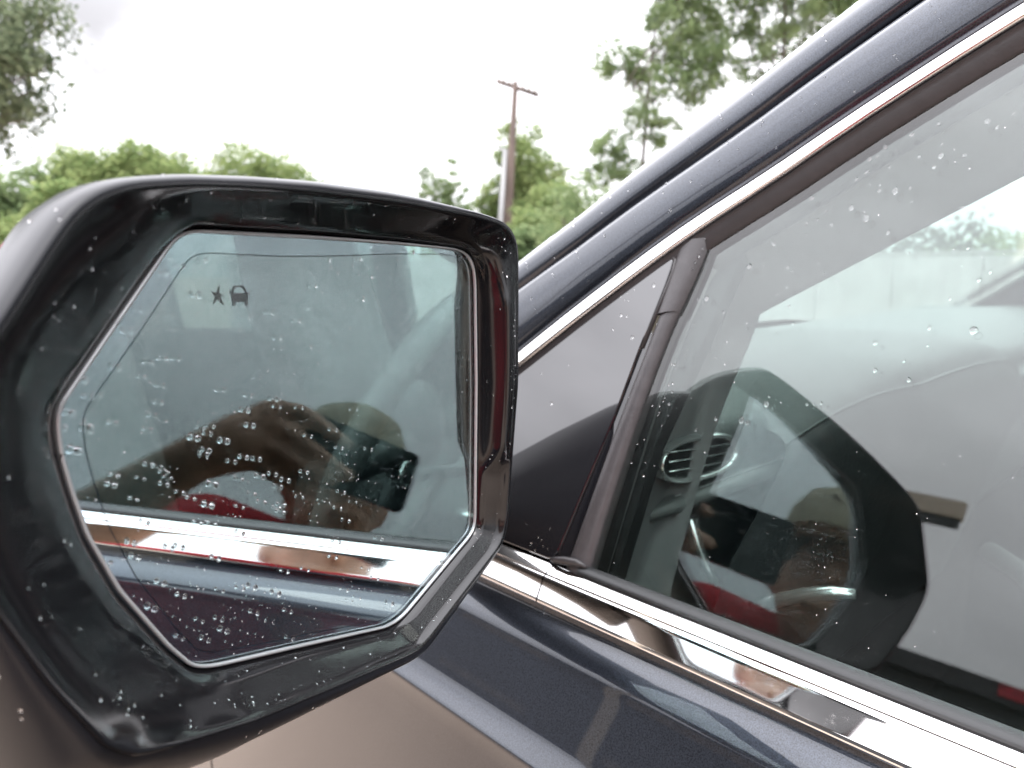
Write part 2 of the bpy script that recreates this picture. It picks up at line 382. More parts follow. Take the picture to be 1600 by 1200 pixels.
for far in (False, True):
    m = MB(); m.loft(chain([(0.0, -.004), (0.0003, 0.0006), (0.0018, 0.0046), (0.0055, 0.0074), (lambda u: FW(u) * .5, 0.0096), (lambda u: FW(u) - .006, 0.0090), (lambda u: FW(u) - .0015, 0.0070), (FW, 0.0045), (lambda u: FW(u) + .0008, -0.012)], far))
    m.build('window_frame', 'paint', CAR, sharp=60)
    m = MB(); m.loft(chain([(lambda u: FW(u) - .002, -0.010), (lambda u: FW(u) + GP(u) + .004, -0.012)], far)); m.build('door_seal', 'gap_black', CAR)
    PI1 = [(lambda u: FW(u) + GP(u) + .0005, -0.016), (lambda u: FW(u) + GP(u), -0.006), (lambda u: FW(u) + GP(u) + .0015, -0.0025), (lambda u: FW(u) + GP(u) + .006, 0.0000), (lambda u: FW(u) + GP(u) + .014, 0.0005),
           (lambda u: FW(u) + GP(u) + .022, -0.003), (lambda u: FW(u) + GP(u) + .030, -0.0095), (lambda u: FW(u) + GP(u) + .037, -0.019), (lambda u: FW(u) + GP(u) + .042, -0.031), (lambda u: FW(u) + GP(u) + .044, -0.046)]
    m = MB(); m.loft(chain(PI1, far)); m.build('roof_pillar', 'paint', CAR, sharp=60)
# --- windscreen, roof and rear window between the two roof rails
top = lambda u: FW(u) + GP(u) + .044
railL = band(top, -0.048)
def across(i, t, bow, rise):
    a = railL[i]; b = flipx(a); k = 1 - (2 * t - 1) ** 2
    return a.lerp(b, t) + Vector((0, bow * k, rise * k))
iw0 = min(range(NS), key=lambda i: abs(CL[i].x - .50)); iw1 = min(range(NS), key=lambda i: abs(CL[i].x + .10)); ir1 = min(range(NS), key=lambda i: abs(CL[i].x + 1.35))
m = MB(); NT = 17
m.loft([[across(i, t / (NT - 1), lerp(.20, .10, (i - iw0) / (iw1 - iw0)), lerp(.012, .05, (i - iw0) / (iw1 - iw0))) for t in range(NT)] for i in range(iw0, iw1 + 1)])
solid(m.build('windscreen', 'screen_glass', CAR), 0.005)
m = MB(); m.loft([[across(i, t / (NT - 1), lerp(.10, -.05, (i - iw1) / (ir1 - iw1)), .05) for t in range(NT)] for i in range(iw1, ir1 + 1)])
m.build('roof_panel', 'paint', CAR)
m = MB(); m.loft([[across(i, t / (NT - 1), lerp(.10, -.05, (i - iw1) / (ir1 - iw1)), .05) - Vector((0, 0, .035)) for t in range(NT)] for i in range(iw1, ir1 + 1)])
m.build('headliner', 'headliner', CAR)
m = MB(); m.loft([[across(i, t / (NT - 1), -.05, .05) for t in range(NT)] for i in range(ir1, NS)]); solid(m.build('rear_window', 'privacy_glass', CAR), 0.005)
# --- bonnet, cowl and tail
m = MB()
def bonnet(y, t):
    x = lerp(.300 + wf_front(y), XC, 1 - (1 - t) ** 1.6); k = t
    z = lerp(-.185, lerp(-.085, -.19, max(0, (y - .7)) / 1.35), min(1, k * 1.6) ** .6)
    return rel(x, y, z)
half = [[bonnet(lerp(.66, 2.05, i / 16), t / 12) for t in range(13)] for i in range(17)]
m.loft([h + [flipx(p) for p in h[-2::-1]] for h in half]); m.build('bonnet', 'paint', CAR)
m = MB(); m.loft([[rel(lerp(.33, 2 * XC - .33, t / 12), .40 + .2 * (1 - (t / 6 - 1) ** 2), -.16) for t in range(13)], [rel(lerp(.31, 2 * XC - .31, t / 12), .67, -.105) for t in range(13)]]); m.build('cowl', 'satin_black', CAR)
m = MB(); m.loft([[rel(lerp(.42, 2 * XC - .42, t / 8), 2.05 + .12 * (1 - (t / 4 - 1) ** 2), z) for t in range(9)] for z in (-.18, -.35, -.6, -.8, -1.0)]); m.build('front_bumper', 'paint', CAR)
m = MB(); m.loft([[rel(lerp(.41, 2 * XC - .41, t / 8), -2.75 - .1 * (1 - (t / 4 - 1) ** 2), z) for t in range(9)] for z in (-.15, -.35, -.6, -.8, -1.0)])
m.loft([[rel(lerp(.41, 2 * XC - .41, t / 8), -2.75 - .1 * (1 - (t / 4 - 1) ** 2), -.15) for t in range(9)], [rel(lerp(.5, 2 * XC - .5, t / 8), -1.68, .06) for t in range(9)]]); m.build('tailgate', 'paint', CAR)
m = MB().box(rel(.32, -2.6, -1.02), rel(2 * XC - .32, 1.9, -.98)); m.build('floor_pan', 'carpet', CAR, smooth=False)
m = MB().box(rel(.33, .48, -.98), rel(2 * XC - .33, .52, -.17)); m.build('firewall', 'carpet', CAR, smooth=False)
for sx in (.36, 2 * XC - .36):
    for y in (1.38, -1.75):
        c = rel(sx, y, -CAMZ + .36); m = MB()
        prof = [(.25, -.10), (.34, -.11), (.362, -.07), (.362, .07), (.34, .11), (.25, .10)]
        m.rings([[c + Vector((w_, r_ * math.cos(k * math.pi / 16), r_ * math.sin(k * math.pi / 16))) for k in range(32)] for r_, w_ in prof])
        t = m.build('tyre', 'tyre', CAR)
        m = MB(); m.rings([[c + Vector((w_, r_ * math.cos(k * math.pi / 16), r_ * math.sin(k * math.pi / 16))) for k in range(32)] for r_, w_ in ((.25, -.1), (.2, -.06), (.06, -.08), (.06, .08), (.2, .06), (.25, .1))], True, True); m.build('rim', 'wheel_alloy', t)

m = MB(); m.loft([[rel(x, y, z) for y in (.40, .5, .6, .7, .785)] for x, z in ((.2895, -.1896), (.300, -.180), (.325, -.172), (.372, -.160))]); m.build('cowl_corner', 'paint', CAR)
# --- chrome along the top of the door glass, rubber under it
def run(name, parts, mt, i0=0, i1=NS, far=False, sharp=None):
    return MB().loft(chain(parts, far, i0, i1)).build(name, mt, CAR, sharp=sharp)
CW = lambda u: interp([(.09, .0098), (.16, .0100), (.25, .0118), (.35, .0128)], u)
run('window_trim', [(-0.0002, -.004), (-0.0003, 0.0052), (-0.0012, 0.0066), (lambda u: -CW(u) * .35, 0.0080), (lambda u: -CW(u) * .7, 0.0087), (lambda u: -CW(u) + .0013, 0.0088), (lambda u: -CW(u) + .0004, 0.0082), (lambda u: -CW(u), 0.0072), (lambda u: -CW(u) + .0002, 0.002)], 'chrome', sharp=40)
RB = lambda u: CW(u) + .0105
run('window_rubber', [(lambda u: -CW(u) - .0002, 0.004), (lambda u: -CW(u) - .0006, 0.0062), (lambda u: -CW(u) - .0012, 0.0066), (lambda u: -CW(u) - .0016, 0.0058), (lambda u: -CW(u) - .0035, 0.0048), (lambda u: -RB(u) + .001, 0.0016), (lambda u: -RB(u), 0.0002), (lambda u: -RB(u), -.006)], 'rubber', sharp=50)
run('glass_run', [(lambda u: -RB(u) + .003, -0.0052), (lambda u: -RB(u) - .0062, -0.0056), (lambda u: -RB(u) - .0064, -0.012)], 'gap_black')

# --- door glass
FE = [(.2280, .0211), (.2318, 0.0), (.2410, -.0387), (.2483, -.0854), (.2547, -.1435), (.2560, -.1850), (.2570, -.215)]
i_g = [i for i in range(NS) if CL[i].x < .224 and CL[i].x > -.60]
def glass_poly(edge, top_off, front, rear):
    tops = [(CL[i].x + NRM[i].x * -top_off(CL[i].x), CL[i].y - NRM[i].y * top_off(CL[i].x)) for i in edge]
    return front + tops + rear
gp = [(u + .006, v) for u, v in FE[::-1]] + [(.2255, .0245)] + [(CL[i].x - NRM[i].x * (RB(CL[i].x) - .003), CL[i].y - NRM[i].y * (RB(CL[i].x) - .003)) for i in i_g if CL[i].x < .205] + [(-.60, .27), (-.60, -.215)]
def pane(name, poly, mt, th, far=False, parent=None):
    f = (lambda a, b, c: flipx(side(a, b, c))) if far else side
    m = MB().prism(poly, f, 0.0, -th)
    return m.build(name, mt, parent or CAR, smooth=False)
rp = [(-.69, -.215), (-.69, .275)] + [(CL[i].x - NRM[i].x * .018, CL[i].y - NRM[i].y * .018) for i in range(NS) if -1.5 < CL[i].x < -.70] + [(-1.52, .15), (-1.56, -.215)]
for far in (False, True):
    pane('door_window', gp, 'side_glass', .004, far)
    pane('rear_door_window', rp, 'privacy_glass', .004, far)
    f = (lambda a, b, c: flipx(side(a, b, c))) if far else side
    MB().prism([(-.596, -.20), (-.596, .275), (-.694, .275), (-.694, -.20)], f, .003, -.05).build('centre_pillar', 'quarter_black', CAR, smooth=False)

MB().prism([(-1.54, -.21), (-1.51, .18), (-1.70, .088), (-2.74, -.15), (-2.74, -.21)], side, .004, -.06).build('rear_pillar', 'paint', CAR, smooth=False)
MB().prism([(-1.54, -.21), (-1.51, .18), (-1.70, .088), (-2.74, -.15), (-2.74, -.21)], lambda a, b, c: flipx(side(a, b, c)), .004, -.06).build('rear_pillar', 'paint', CAR, smooth=False)
# --- black quarter panel ahead of the door glass, divider strips
QP = [(.500, -.1805), (.470, -.1700), (.412, -.1190), (.349, -.0688), (.297, -.0240), (.262, .0030), (.2530, .0088), (.2495, .0096), (.2475, .0075), (.2478, .002), (.2495, -.010), (.2560, -.0460), (.2625, -.0885), (.2720, -.1330), (.2805, -.1740), (.2835, -.1795), (.2870, -.1805)]
m = MB().prism(QP, side, .0046, -.004); q = m.build('quarter_panel', 'quarter_black', CAR, smooth=False)
bv = q.modifiers.new('soft_edge', 'BEVEL'); bv.width = .0009; bv.segments = 3; bv.limit_method = 'ANGLE'
m = MB().tube([side(u, v, .0040) for u, v in [(.349, -.0678), (.297, -.0228), (.258, .0070), (.2500, .0106), (.2462, .0078), (.2462, .0), (.2482, -.011), (.2548, -.0462)]], .0012, 6); m.build('panel_seal', 'rubber', CAR)
DV = [(.2455, .0105), (.2470, -.010), (.2545, -.0561), (.2625, -.1050), (.2695, -.1550), (.2735, -.1800)]
m = MB()
E1 = polyline([(.2483, .004, 0), (.2505, -.015, 0), (.2575, -.0500, 0), (.2645, -.0920, 0), (.2735, -.1350, 0), (.2835, -.1800, 0)], 20); E2 = polyline([(u, v, 0) for u, v in DV], 20)
m.loft([[side(p.x, p.y, -.003) for p in E1], [side(p.x, p.y, .0025) for p in E1], [side(lerp(p.x, q_.x, .5), lerp(p.y, q_.y, .5), .0034) for p, q_ in zip(E1, E2)], [side(q_.x, q_.y, .0022) for q_ in E2], [side(q_.x, q_.y, -.003) for q_ in E2]])
m.build('divider_trim', 'quarter_black', CAR, sharp=50)
RL = polyline([(.2450, .0185, 0), (.2452, .006, 0), (.2468, -.010, 0), (.2541, -.0561, 0), (.2620, -.1050, 0), (.2690, -.1550, 0), (.2730, -.1830, 0)], 24)
RR = polyline([(.2280, .0211, 0), (.2300, .008, 0), (.2330, -.006, 0), (.2410, -.0387, 0), (.2483, -.0854, 0), (.2547, -.1435, 0), (.2575, -.1830, 0)], 24)
m = MB(); m.loft([[side(lerp(a.x, b.x, t), lerp(a.y, b.y, t), w) for a, b in zip(RL, RR)] for t, w in ((0, -.004), (0, .0025), (.12, .0042), (.5, .0050), (.85, .0036), (.97, .0016), (1.0, .0002), (1.0, -.006))])
m.build('divider_rubber', 'pillar_rubber', CAR, sharp=50)
m = MB(); m.loft([[side(lerp(a.x, b.x, t), lerp(a.y, b.y, t), w) for a, b in zip(RL[:6], RR[:6])] for t, w in ((-.02, -.002), (-.02, .0046), (.12, .0058), (.5, .0062), (.88, .0046), (1.01, .0008))])
m.build('rubber_cap', 'pillar_rubber', CAR, sharp=50)
m = MB().prism([(.262, .03), (.215, .03), (.2150, .012), (.2420, -.10), (.2500, -.21), (.30, -.21)], side, -.012, -.022); m.build('glass_channel', 'gap_black', CAR, smooth=False)

# --- chrome belt line in two pieces, seals above and below it
BS = [(-.1815, .0010), (-.1818, .0042), (-.1824, .0056), (-.1836, .0072), (-.1850, .0086), (-.1864, .0098), (-.1874, .0106), (-.1876, .0106), (-.1878, .0100), (-.1883, .0100), (-.1885, .0110), (-.1890, .0116), (-.1896, .01205), (-.1903, .01225)]
BS += [(lerp(-.1903, -.2034, k / 8), lerp(.01225, .01345, k / 8)) for k in range(1, 9)] + [(-.2040, .01335), (-.2046, .0129), (-.2051, .0120), (-.2053, .0108), (-.2054, .002)]
def belt(name, u0, u1, n=12):
    m = MB(); rl = [[side(lerp(u0, u1, i / n), v + .0, w) for i in range(n + 1)] for v, w in BS]; m.loft(rl)
    for e in (0, n): m.v += []; b = len(m.v); m.v += [tuple(r[e]) for r in rl]; m.f.append(tuple(range(b, b + len(rl))))
    return m.build(name, 'chrome', CAR, sharp=35)
belt('belt_trim', .2796, -.92, 24); belt('belt_trim', .470, .2806, 8); belt('belt_trim', -.926, -1.60, 8)
def vstrip(name, sec, mt, u0, u1): return MB().loft([[side(u0, v, w), side(lerp(u0, u1, .5), v, w), side(u1, v, w)] for v, w in sec]).build(name, mt, CAR, sharp=40)
vstrip('belt_seal', [(-.1835, .004), (-.1808, .0062), (-.1796, .0058), (-.1772, .0030), (-.1764, .0006), (-.1772, -.0004), (-.1850, -.0004)], 'seal_rubber', .262, -.92)
vstrip('belt_gap', [(-.2045, .0010), (-.2052, .0010), (-.2058, -.001), (-.2090, -.0035), (-.2120, -.0035)], 'gap_black', .48, -1.60)
m = MB().tube([side(u, v, w) for u, v, w in [(.284, -.1800, .004), (.279, -.1792, .0065), (.272, -.1775, .0068), (.264, -.1762, .0052), (.258, -.177, .003)]], [.0014, .0022, .0026, .0024, .0015], 8); m.build('seal_corner', 'rubber', CAR)
# ------------------------------------------------------------------ inside of the car
# inner trim of the pillar and of the triangle ahead of the glass
IT = [(.0150, .128), (.0974, .0773), (.1517, .0437), (.2000, .0141), (.2405, -.0108), (.2455, -.0165), (.2475, -.0250), (.2513, -.0520), (.2583, -.1081), (.2680, -.1817), (.2720, -.2100)]
OT = [(.0300, .142), (.0940, .1020), (.1500, .0680), (.1990, .0350), (.2230, .0190), (.2270, .0100), (.2290, 0.0), (.2370, -.0387), (.2440, -.0854), (.2500, -.1700), (.2510, -.2100)]
ro = polyline([(u, v, 0) for u, v in [(-.40, .262), (-.12, .214)] + OT], 50); ri = polyline([(u, v, 0) for u, v in [(-.40, .240), (-.12, .196)] + IT], 50)
for far in (False, True):
    f = (lambda a, b, c: flipx(side(a, b, c))) if far else side
    m = MB(); m.loft([[f(lerp(a.x, b.x, t), lerp(a.y, b.y, t), w) for a, b in zip(ro, ri)] for t, w in ((0, -.007), (.25, -.014), (.55, -.030), (.85, -.050), (.96, -.058), (1.0, -.062), (1.0, -.066), (.9, -.070), (.5, -.072), (-.3, -.070))])
    m.build('pillar_cover', 'trim_grey', CAR, sharp=60)
# upper part of the door card with its padded sill
DC = [(.3080, -.2050), (.3120, -.1930), (.3180, -.1860), (.3270, -.1835), (.3370, -.1840), (.3480, -.1880), (.3570, -.1960), (.3630, -.2080), (.3680, -.2500), (.3740, -.3800), (.4050, -.4600), (.4050, -.5000), (.3800, -.5200), (.3750, -.9000)]
for far in (False, True):
    m = MB(); m.loft([[flipx(rel(x, y, z)) if far else rel(x, y, z) for y in (.33, .30, .1, -.1, -.4, -.9)] for x, z in [(p[0], p[1]) for p in polyline([(a, b, 0) for a, b in DC], 40)]])
    m.build('door_card', 'dash_dark', CAR, sharp=60)
m = MB().tube([rel(.449, .300, -.162), rel(.447, .283, -.180), rel(.447, .277, -.196), rel(.449, .270, -.212), rel(.452, .262, -.224)], [.003, .005, .0048, .0042, .003], 10); m.build('door_pull', 'silver_trim', CAR)
m = MB().tube([rel(.448, .232, -.228), rel(.448, .214, -.2185), rel(.448, .196, -.2085), rel(.449, .178, -.2010), rel(.452, .165, -.1985)], [.004, .005, .0052, .005, .003], 10); m.build('door_pull', 'silver_trim', CAR)
# dashboard
DP = [(.760, -.150), (.640, -.105), (.520, -.078), (.420, -.070), (.350, -.076), (.300, -.088), (.272, -.099), (.2600, -.1060), (.2560, -.1120), (.2575, -.1240), (.2600, -.1360), (.2580, -.1400), (.2500, -.1420), (.2475, -.1450), (.2500, -.1490), (.2640, -.1540), (.2760, -.1640), (.2900, -.2100), (.3200, -.3200), (.3700, -.4500), (.480, -.500)]
dp = [(p[0], p[1]) for p in polyline([(a, b, 0) for a, b in DP], 90)]
def dash(x, y, z):
    k = max(0, .40 - x) / .04            # the end by the door is rounded off
    yy = y + .10 * max(0.0, (x - .9)) * (1 if y > .5 else .15) + .020 * k * k; zz = z - .010 * k * k
    return rel(x, yy, zz)
m = MB(); xs = [.364, .370, .380, .395, .42, .47, .54, .62, .75, .95, 1.2, 1.45, 1.65, 1.85, 1.98, 2.02]
m.loft([[dash(x, y, z) for x in xs] for y, z in dp]); DASH = m.build('dashboard', 'dash_grey', CAR, sharp=70)
m = MB(); m.loft([[dash(x, y, z) for x in xs] for y, z in [(.2575, -.1395), (.2490, -.1413), (.2462, -.1448), (.2488, -.1495), (.2560, -.1520)]]); m.build('dash_strip', 'leather_grey', DASH)
m = MB()
for k in range(70):
    x = .385 + k * .0062
    m.tube([dash(x, .2540, -.1395) + Vector((0, -.0012, 0)), dash(x + .0042, .2540, -.1395) + Vector((0, -.0012, .0002))], .00055, 5)
tag(m.build('stitching', 'stitch', DASH), kind='stuff')
# air vent at the end of the dashboard
def oval(cx, cz, rx, rz, y, n=40, sk=.25):
    r = []
    for k in range(n):
        a = 2 * math.pi * k / n; c, s = math.cos(a), math.sin(a)
        px = math.copysign(abs(c) ** .75, c) * rx; pz = math.copysign(abs(s) ** .85, s) * rz
        r.append(rel(cx + px, y + .004 * (px / rx), cz + pz - sk * px * .35))
    return r
vc = (.408, -.1185, .050, .0125)
m = MB().rings([oval(vc[0], vc[1], vc[2] + a, vc[3] + a, y) for a, y in ((.0030, .2560), (.0030, .2515), (.0018, .2495), (.0002, .2500), (-.0008, .2520), (-.0008, .2700))]); VENT = m.build('air_vent', 'silver_trim', DASH, sharp=50)
m = MB(); o_ = oval(vc[0], vc[1], vc[2], vc[3], .2540); b = len(m.v); m.v += [tuple(p) for p in o_]; m.f.append(tuple(range(b, b + 40))); m.build('vent_recess', 'vent_dark', DASH)
for k in range(3):
    z = vc[1] + .0065 - k * .0062; hw = vc[2] * (.92 - .06 * abs(k - 1))
    m = MB().tube([rel(vc[0] - hw, .2515, z + hw * .0875), rel(vc[0] + hw, .2515, z - hw * .0875)], .0006, 6); m.build('vent_slat', 'silver_trim', DASH)
# hood over the instruments
HZ = [(.505, -.112), (.520, -.098), (.540, -.082), (.565, -.068), (.595, -.0605), (.640, -.0570), (.720, -.0550), (.800, -.0570), (.850, -.062), (.890, -.078), (.925, -.112)]
hz = [(p[0], p[1]) for p in polyline([(a, b, 0) for a, b in HZ], 40)]
def hood(x, y, z, k): return rel(x - k * .055 * max(0.0, min(1.0, (.60 - x) / .09)), y, z)
m = MB(); m.loft([[hood(x, y + .05 * max(0, (.60 - x) / .095) * (y < .3), z * (1 - f) + zl * f, f) for x, z in hz] for y, f, zl in ((.46, .35, -.09), (.38, .1, -.09), (.32, .02, -.09), (.27, .0, 0), (.235, .02, -.12), (.21, .07, -.12), (.193, .16, -.13), (.184, .28, -.14), (.180, .44, -.15), (.184, .66, -.17), (.200, 1.0, -.20), (.24, 1.0, -.34))])
m.build('instrument_hood', 'hood_grey', CAR, sharp=60)
m = MB(); m.tube([hood(x, .1835 + .05 * max(0, (.60 - x) / .095), z * .72 + -.14 * .28, .28) - Vector((0, .0002, 0)) for x, z in hz], .0011, 6); m.build('dash_seam', 'dash_grey', DASH)
# steering wheel
SC = rel(.68, .03, -.19); SNrm = Vector((0, -.905, .425)).normalized(); SX = Vector((1, 0, 0)); SY = SNrm.cross(SX)
if SY.z < 0: SY = -SY
ring = lambda r, k, n: SC + SX * (r * math.cos(2 * math.pi * k / n)) + SY * (r * math.sin(2 * math.pi * k / n))
m = MB(); rr = []
for k in range(49):
    a = 2 * math.pi * k / 48; c = SC + SX * (.183 * math.cos(a)) + SY * (.183 * math.sin(a)); rad = (c - SC).normalized()
    rr.append([c + (rad * math.cos(2 * math.pi * j / 12) * .014 + SNrm * math.sin(2 * math.pi * j / 12) * .017) for j in range(12)])
m.rings(rr); SW = m.build('steering_wheel', 'leather_grey', CAR)
m = MB().ball(SC + SNrm * .01, (.075, .03, .062)); m.build('wheel_hub', 'dash_dark', SW)
for a in (0, math.pi, -math.pi / 2):
    e = SC + SX * (.175 * math.cos(a)) + SY * (.175 * math.sin(a)); m = MB().tube([SC + (e - SC) * .3, e], [.022, .014], 8); m.build('wheel_spoke', 'dash_dark', SW)
m = MB().tube([rel(.66, .14, -.22), rel(.57, .10, -.20), rel(.535, .085, -.195)], [.008, .007, .009], 10); st = m.build('control_stalk', 'dash_dark', CAR)
rg = []
for k in range(25):
    a = 2 * math.pi * k / 24; c = Vector((math.cos(a) * .012, 0, math.sin(a) * .012)); rg.append([rel(.533, .080, -.195) + c * (1 + .14 * math.cos(j * math.pi / 4)) + Vector((0, .0017 * math.sin(j * math.pi / 4), 0)) for j in range(8)])
MB().rings(rg).build('stalk_ring', 'silver_trim', st)
# seats
for sx in (.70, 2 * XC - .70):
    m = MB()
    m.loft([[rel(sx + x, y, -.50 + zz - .25 * dz) for x, zz in ((-.27, -.05), (-.25, .05), (-.2, .06), (-.08, .02), (.08, .02), (.2, .06), (.25, .05), (.27, -.05))] for y, dz in ((-.08, .5), (-.10, .1), (-.3, .0), (-.62, .05), (-.66, .3))])
    S_ = m.build('seat', 'leather_grey', CAR)
    m = MB(); m.rings([[rel(sx + x * wd, -.62 - t * .20 + yy, -.48 + t * .66) for x, yy in ((-.26, -.03), (-.25, .07), (-.19, .09), (-.08, .03), (.08, .03), (.19, .09), (.25, .07), (.26, -.03), (.15, -.07), (-.15, -.07))] for t, wd in ((0, .95), (.3, 1), (.6, 1), (.9, .85), (1.0, .7))], True, True); m.build('backrest', 'leather_grey', S_)
    m = MB().ball(rel(sx, -.86, .25), (.14, .05, .09)); m.build('headrest', 'leather_grey', S_)

# ------------------------------------------------------------------ wing mirror
GL = [(-65.6, 17.7), (-64.5, 22), (-31.4, 63.0), (-28.5, 66.0), (-25, 67.6), (-20, 68.2), (26.5, 68.4), (70, 67.9), (105, 66.9), (113, 66.0), (119, 63.6), (122.6, 59.2), (123.8, 52), (124.3, 3.7), (122.3, -63), (121.6, -67), (119.5, -70), (70, -89.8), (66, -91.0), (61, -91.4), (55, -90.9), (6.7, -77.6), (-24, -69.4), (-29, -67.6), (-33.5, -64.7), (-40.3, -55.2), (-53.3, -32.8), (-60.6, -14.4), (-63.6, -1.2), (-65.4, 9.6)]
RIM = [(126, 78.3, 15), (131.5, 76, 15), (136, 72, 15), (138, 66, 15), (138.2, 40, 15), (138, 3, 15), (136.5, -30, 13), (136.5, -66, 10), (134.5, -73, 10), (130, -78.5, 10), (73, -102.0, 10), (67, -103.5, 10), (58, -102.5, 10.5), (20, -95, 12), (-22, -85.5, 15), (-54, -73, 21), (-68, -65.5, 26), (-76, -57, 29.5), (-88, -34, 31), (-97, -12, 32), (-103.5, 12, 32), (-104, 20, 32), (-101, 29, 32), (-87, 48, 31), (-77, 62.0, 30), (-71.5, 69, 29.7), (-65, 73.6, 29.5), (-57, 76.2, 29), (-41.6, 78.6, 27.8), (-21, 80.3, 26), (4, 81.6, 24.4), (40, 82.2, 22), (57, 82.1, 20.5), (102, 80.7, 17), (118, 79.4, 15.6)]
GC = (28.0, -8.0); NA = 300
ANG = [2 * math.pi * k / NA for k in range(NA)]
def star(poly, ang, c=GC):
    """distance from c to a closed outline in each direction, and the outline's third value there"""
    res = []
    for a in ang:
        d = (math.cos(a), math.sin(a)); best = None
        for i in range(len(poly)):
            p, q = poly[i], poly[(i + 1) % len(poly)]
            ex, ey = q[0] - p[0], q[1] - p[1]; den = d[0] * ey - d[1] * ex
            if abs(den) < 1e-12: continue
            t = ((p[0] - c[0]) * ey - (p[1] - c[1]) * ex) / den; s = ((p[0] - c[0]) * d[1] - (p[1] - c[1]) * d[0]) / den
            if t > 0 and -1e-9 <= s <= 1 + 1e-9 and (best is None or t > best[0]): best = (t, lerp(p[2], q[2], s) if len(p) > 2 else 0)
        res.append(best)
    return res
def smooth(l, k=2):
    for _ in range(k): l = [tuple((l[i - 1][j] + 2 * l[i][j] + l[(i + 1) % len(l)][j]) / 4 for j in range(2)) for i in range(len(l))]
    return l
SG = smooth(star(GL, ANG), 1); SR = smooth(star(RIM, ANG), 2)
def mring(fr, fc):
    """ring of points: fr, fc give distance from the centre and height off the glass (mm) for each direction"""
    r = []
    for k, a in enumerate(ANG):
        d = fr(k, a); r.append(mir((GC[0] + d * math.cos(a)) / 1000, (GC[1] + d * math.sin(a)) / 1000, fc(k, a) / 1000))
    return r
def prof(dc, top, bottom, outb, inb, low=0):   # ring dc behind the rim; how far it stands out above, below, outboard, inboard and at the lower outboard corner
    def fr(k, a):
        c_, s_ = math.cos(a), math.sin(a); w = [max(0, s_) ** 2, max(0, -s_) ** 2, max(0, -c_) ** 2, max(0, c_) ** 2]
        return SR[k][0] + (w[0] * top + w[1] * bottom + w[2] * outb + w[3] * inb) + low * max(0, math.cos(a - math.radians(216))) ** 5
    return mring(fr, lambda k, a: SR[k][1] - dc)
shell = [prof(.6, -.3, -.3, -.3, -.3), prof(.5, .6, 1.2, .6, .5, .6), prof(1.2, 1.4, 3.6, 1.2, 1.0, 1.5), prof(3.5, 2.2, 5.2, 1.8, 1.6, 5), prof(9, 3.0, 6.0, 1.2, 2.0, 11), prof(16, 3.4, 5.0, .2, 1.6, 17), prof(30, 3.2, 1.0, -5, 0, 26), prof(42, 2.0, -4, -11.5, -2, 30), prof(55, -1, -10, -20, -6, 28),
         prof(70, -7, -20, -32, -12, 18), prof(85, -18, -34, -50, -25, 5), prof(98, -36, -52, -66, -50), prof(106, -60, -75, -85, -85)]
WM = MB().rings(shell, False, True).build('wing_mirror', 'housing_paint', CAR, sharp=60)
WM['label'] = 'dark wing mirror housing beaded with rain'
def depth(f): return lambda k, a: lerp(SG[k][0] + 2.0, SR[k][0], f)
def smooth_c(l, k):
    for _ in range(k): l = [tuple((l[i - 1][j] + 2 * l[i][j] + l[(i + 1) % len(l)][j]) / 4 for j in range(2)) for i in range(len(l))]
    return l
S1, S2 = smooth_c(SR, 8), smooth_c(SR, 45)      # the broad faces of the bezel are rounder than its edges
G2 = smooth_c(SG, 45); G1 = smooth_c(SG, 8)
def face(f, G_, S_):
    def mixd(k, a, j):
        w = max(0.0, min(1.0, (math.cos(a - math.radians(-44)) - .84) / .06)); return lerp(G_[k][j], SG[k][j], w), lerp(S_[k][j], SR[k][j], w), w
    def fr(k, a): g_, s_, w = mixd(k, a, 0); return max(SG[k][0] + 2.2, lerp(g_, s_, f))
    def fc(k, a): g_, s_, w = mixd(k, a, 1); return s_ * lerp(lerp(f * 1.06 + .03, f, w), STEEP[f], max(0, min(1, (math.cos(a) - .80) / .10)) * (1 - w))
    return mring(fr, fc)
STEEP = {.16: .25, .30: .80, .45: .96, .62: 1.0, .80: 1.0}
bz = [mring(lambda k, a: SG[k][0] + .9, lambda k, a: -6), mring(lambda k, a: SG[k][0] + 1.0, lambda k, a: -.6), mring(lambda k, a: SG[k][0] + 1.6, lambda k, a: .4), face(.16, G1, S1), face(.30, G2, S2), face(.45, G2, S2), face(.62, G2, S2), face(.80, G1, S1),
      mring(lambda k, a: SR[k][0] - 2.2, lambda k, a: SR[k][1] - .7), mring(lambda k, a: SR[k][0] - 1.1, lambda k, a: SR[k][1] - .05), mring(lambda k, a: SR[k][0] - .5, lambda k, a: SR[k][1] - .2), mring(lambda k, a: SR[k][0] - .35, lambda k, a: SR[k][1] - 1.2)]
MB().rings(bz).build('bezel', 'piano_black', WM, sharp=60)
# glass: clear front pane, silvering 1.7 mm behind it in an inner field and an outer border, bright bevel round the edge
def disc(name, fr, c, mt, par):
    m = MB(); b = mring(fr, lambda k, a: c); m.v += [tuple(p) for p in b] + [tuple(mir(GC[0] / 1000, GC[1] / 1000, c / 1000))]
    for k in range(NA): m.f.append((k, (k + 1) % NA, NA))
    return m.build(name, mt, par, smooth=False)
PB = MB(); PB.rings([mring(lambda k, a: SG[k][0] - .6, lambda k, a: -.02), mring(lambda k, a: SG[k][0] - .6, lambda k, a: -1.2)], True, True); PB.build('mirror_pane', 'mirror_pane', WM, smooth=False)
inner = lambda k, a: max(10, SG[k][0] - lerp(3.2, 7.5, max(0, .55 * math.sin(a) - .6 * math.cos(a) + .25)))
MB().rings([mring(lambda k, a: inner(k, a) + .18, lambda k, a: -1.8), mring(lambda k, a: SG[k][0] - .5, lambda k, a: -1.8)]).build('mirror_border', 'mirror_silver_outer', WM, smooth=False)
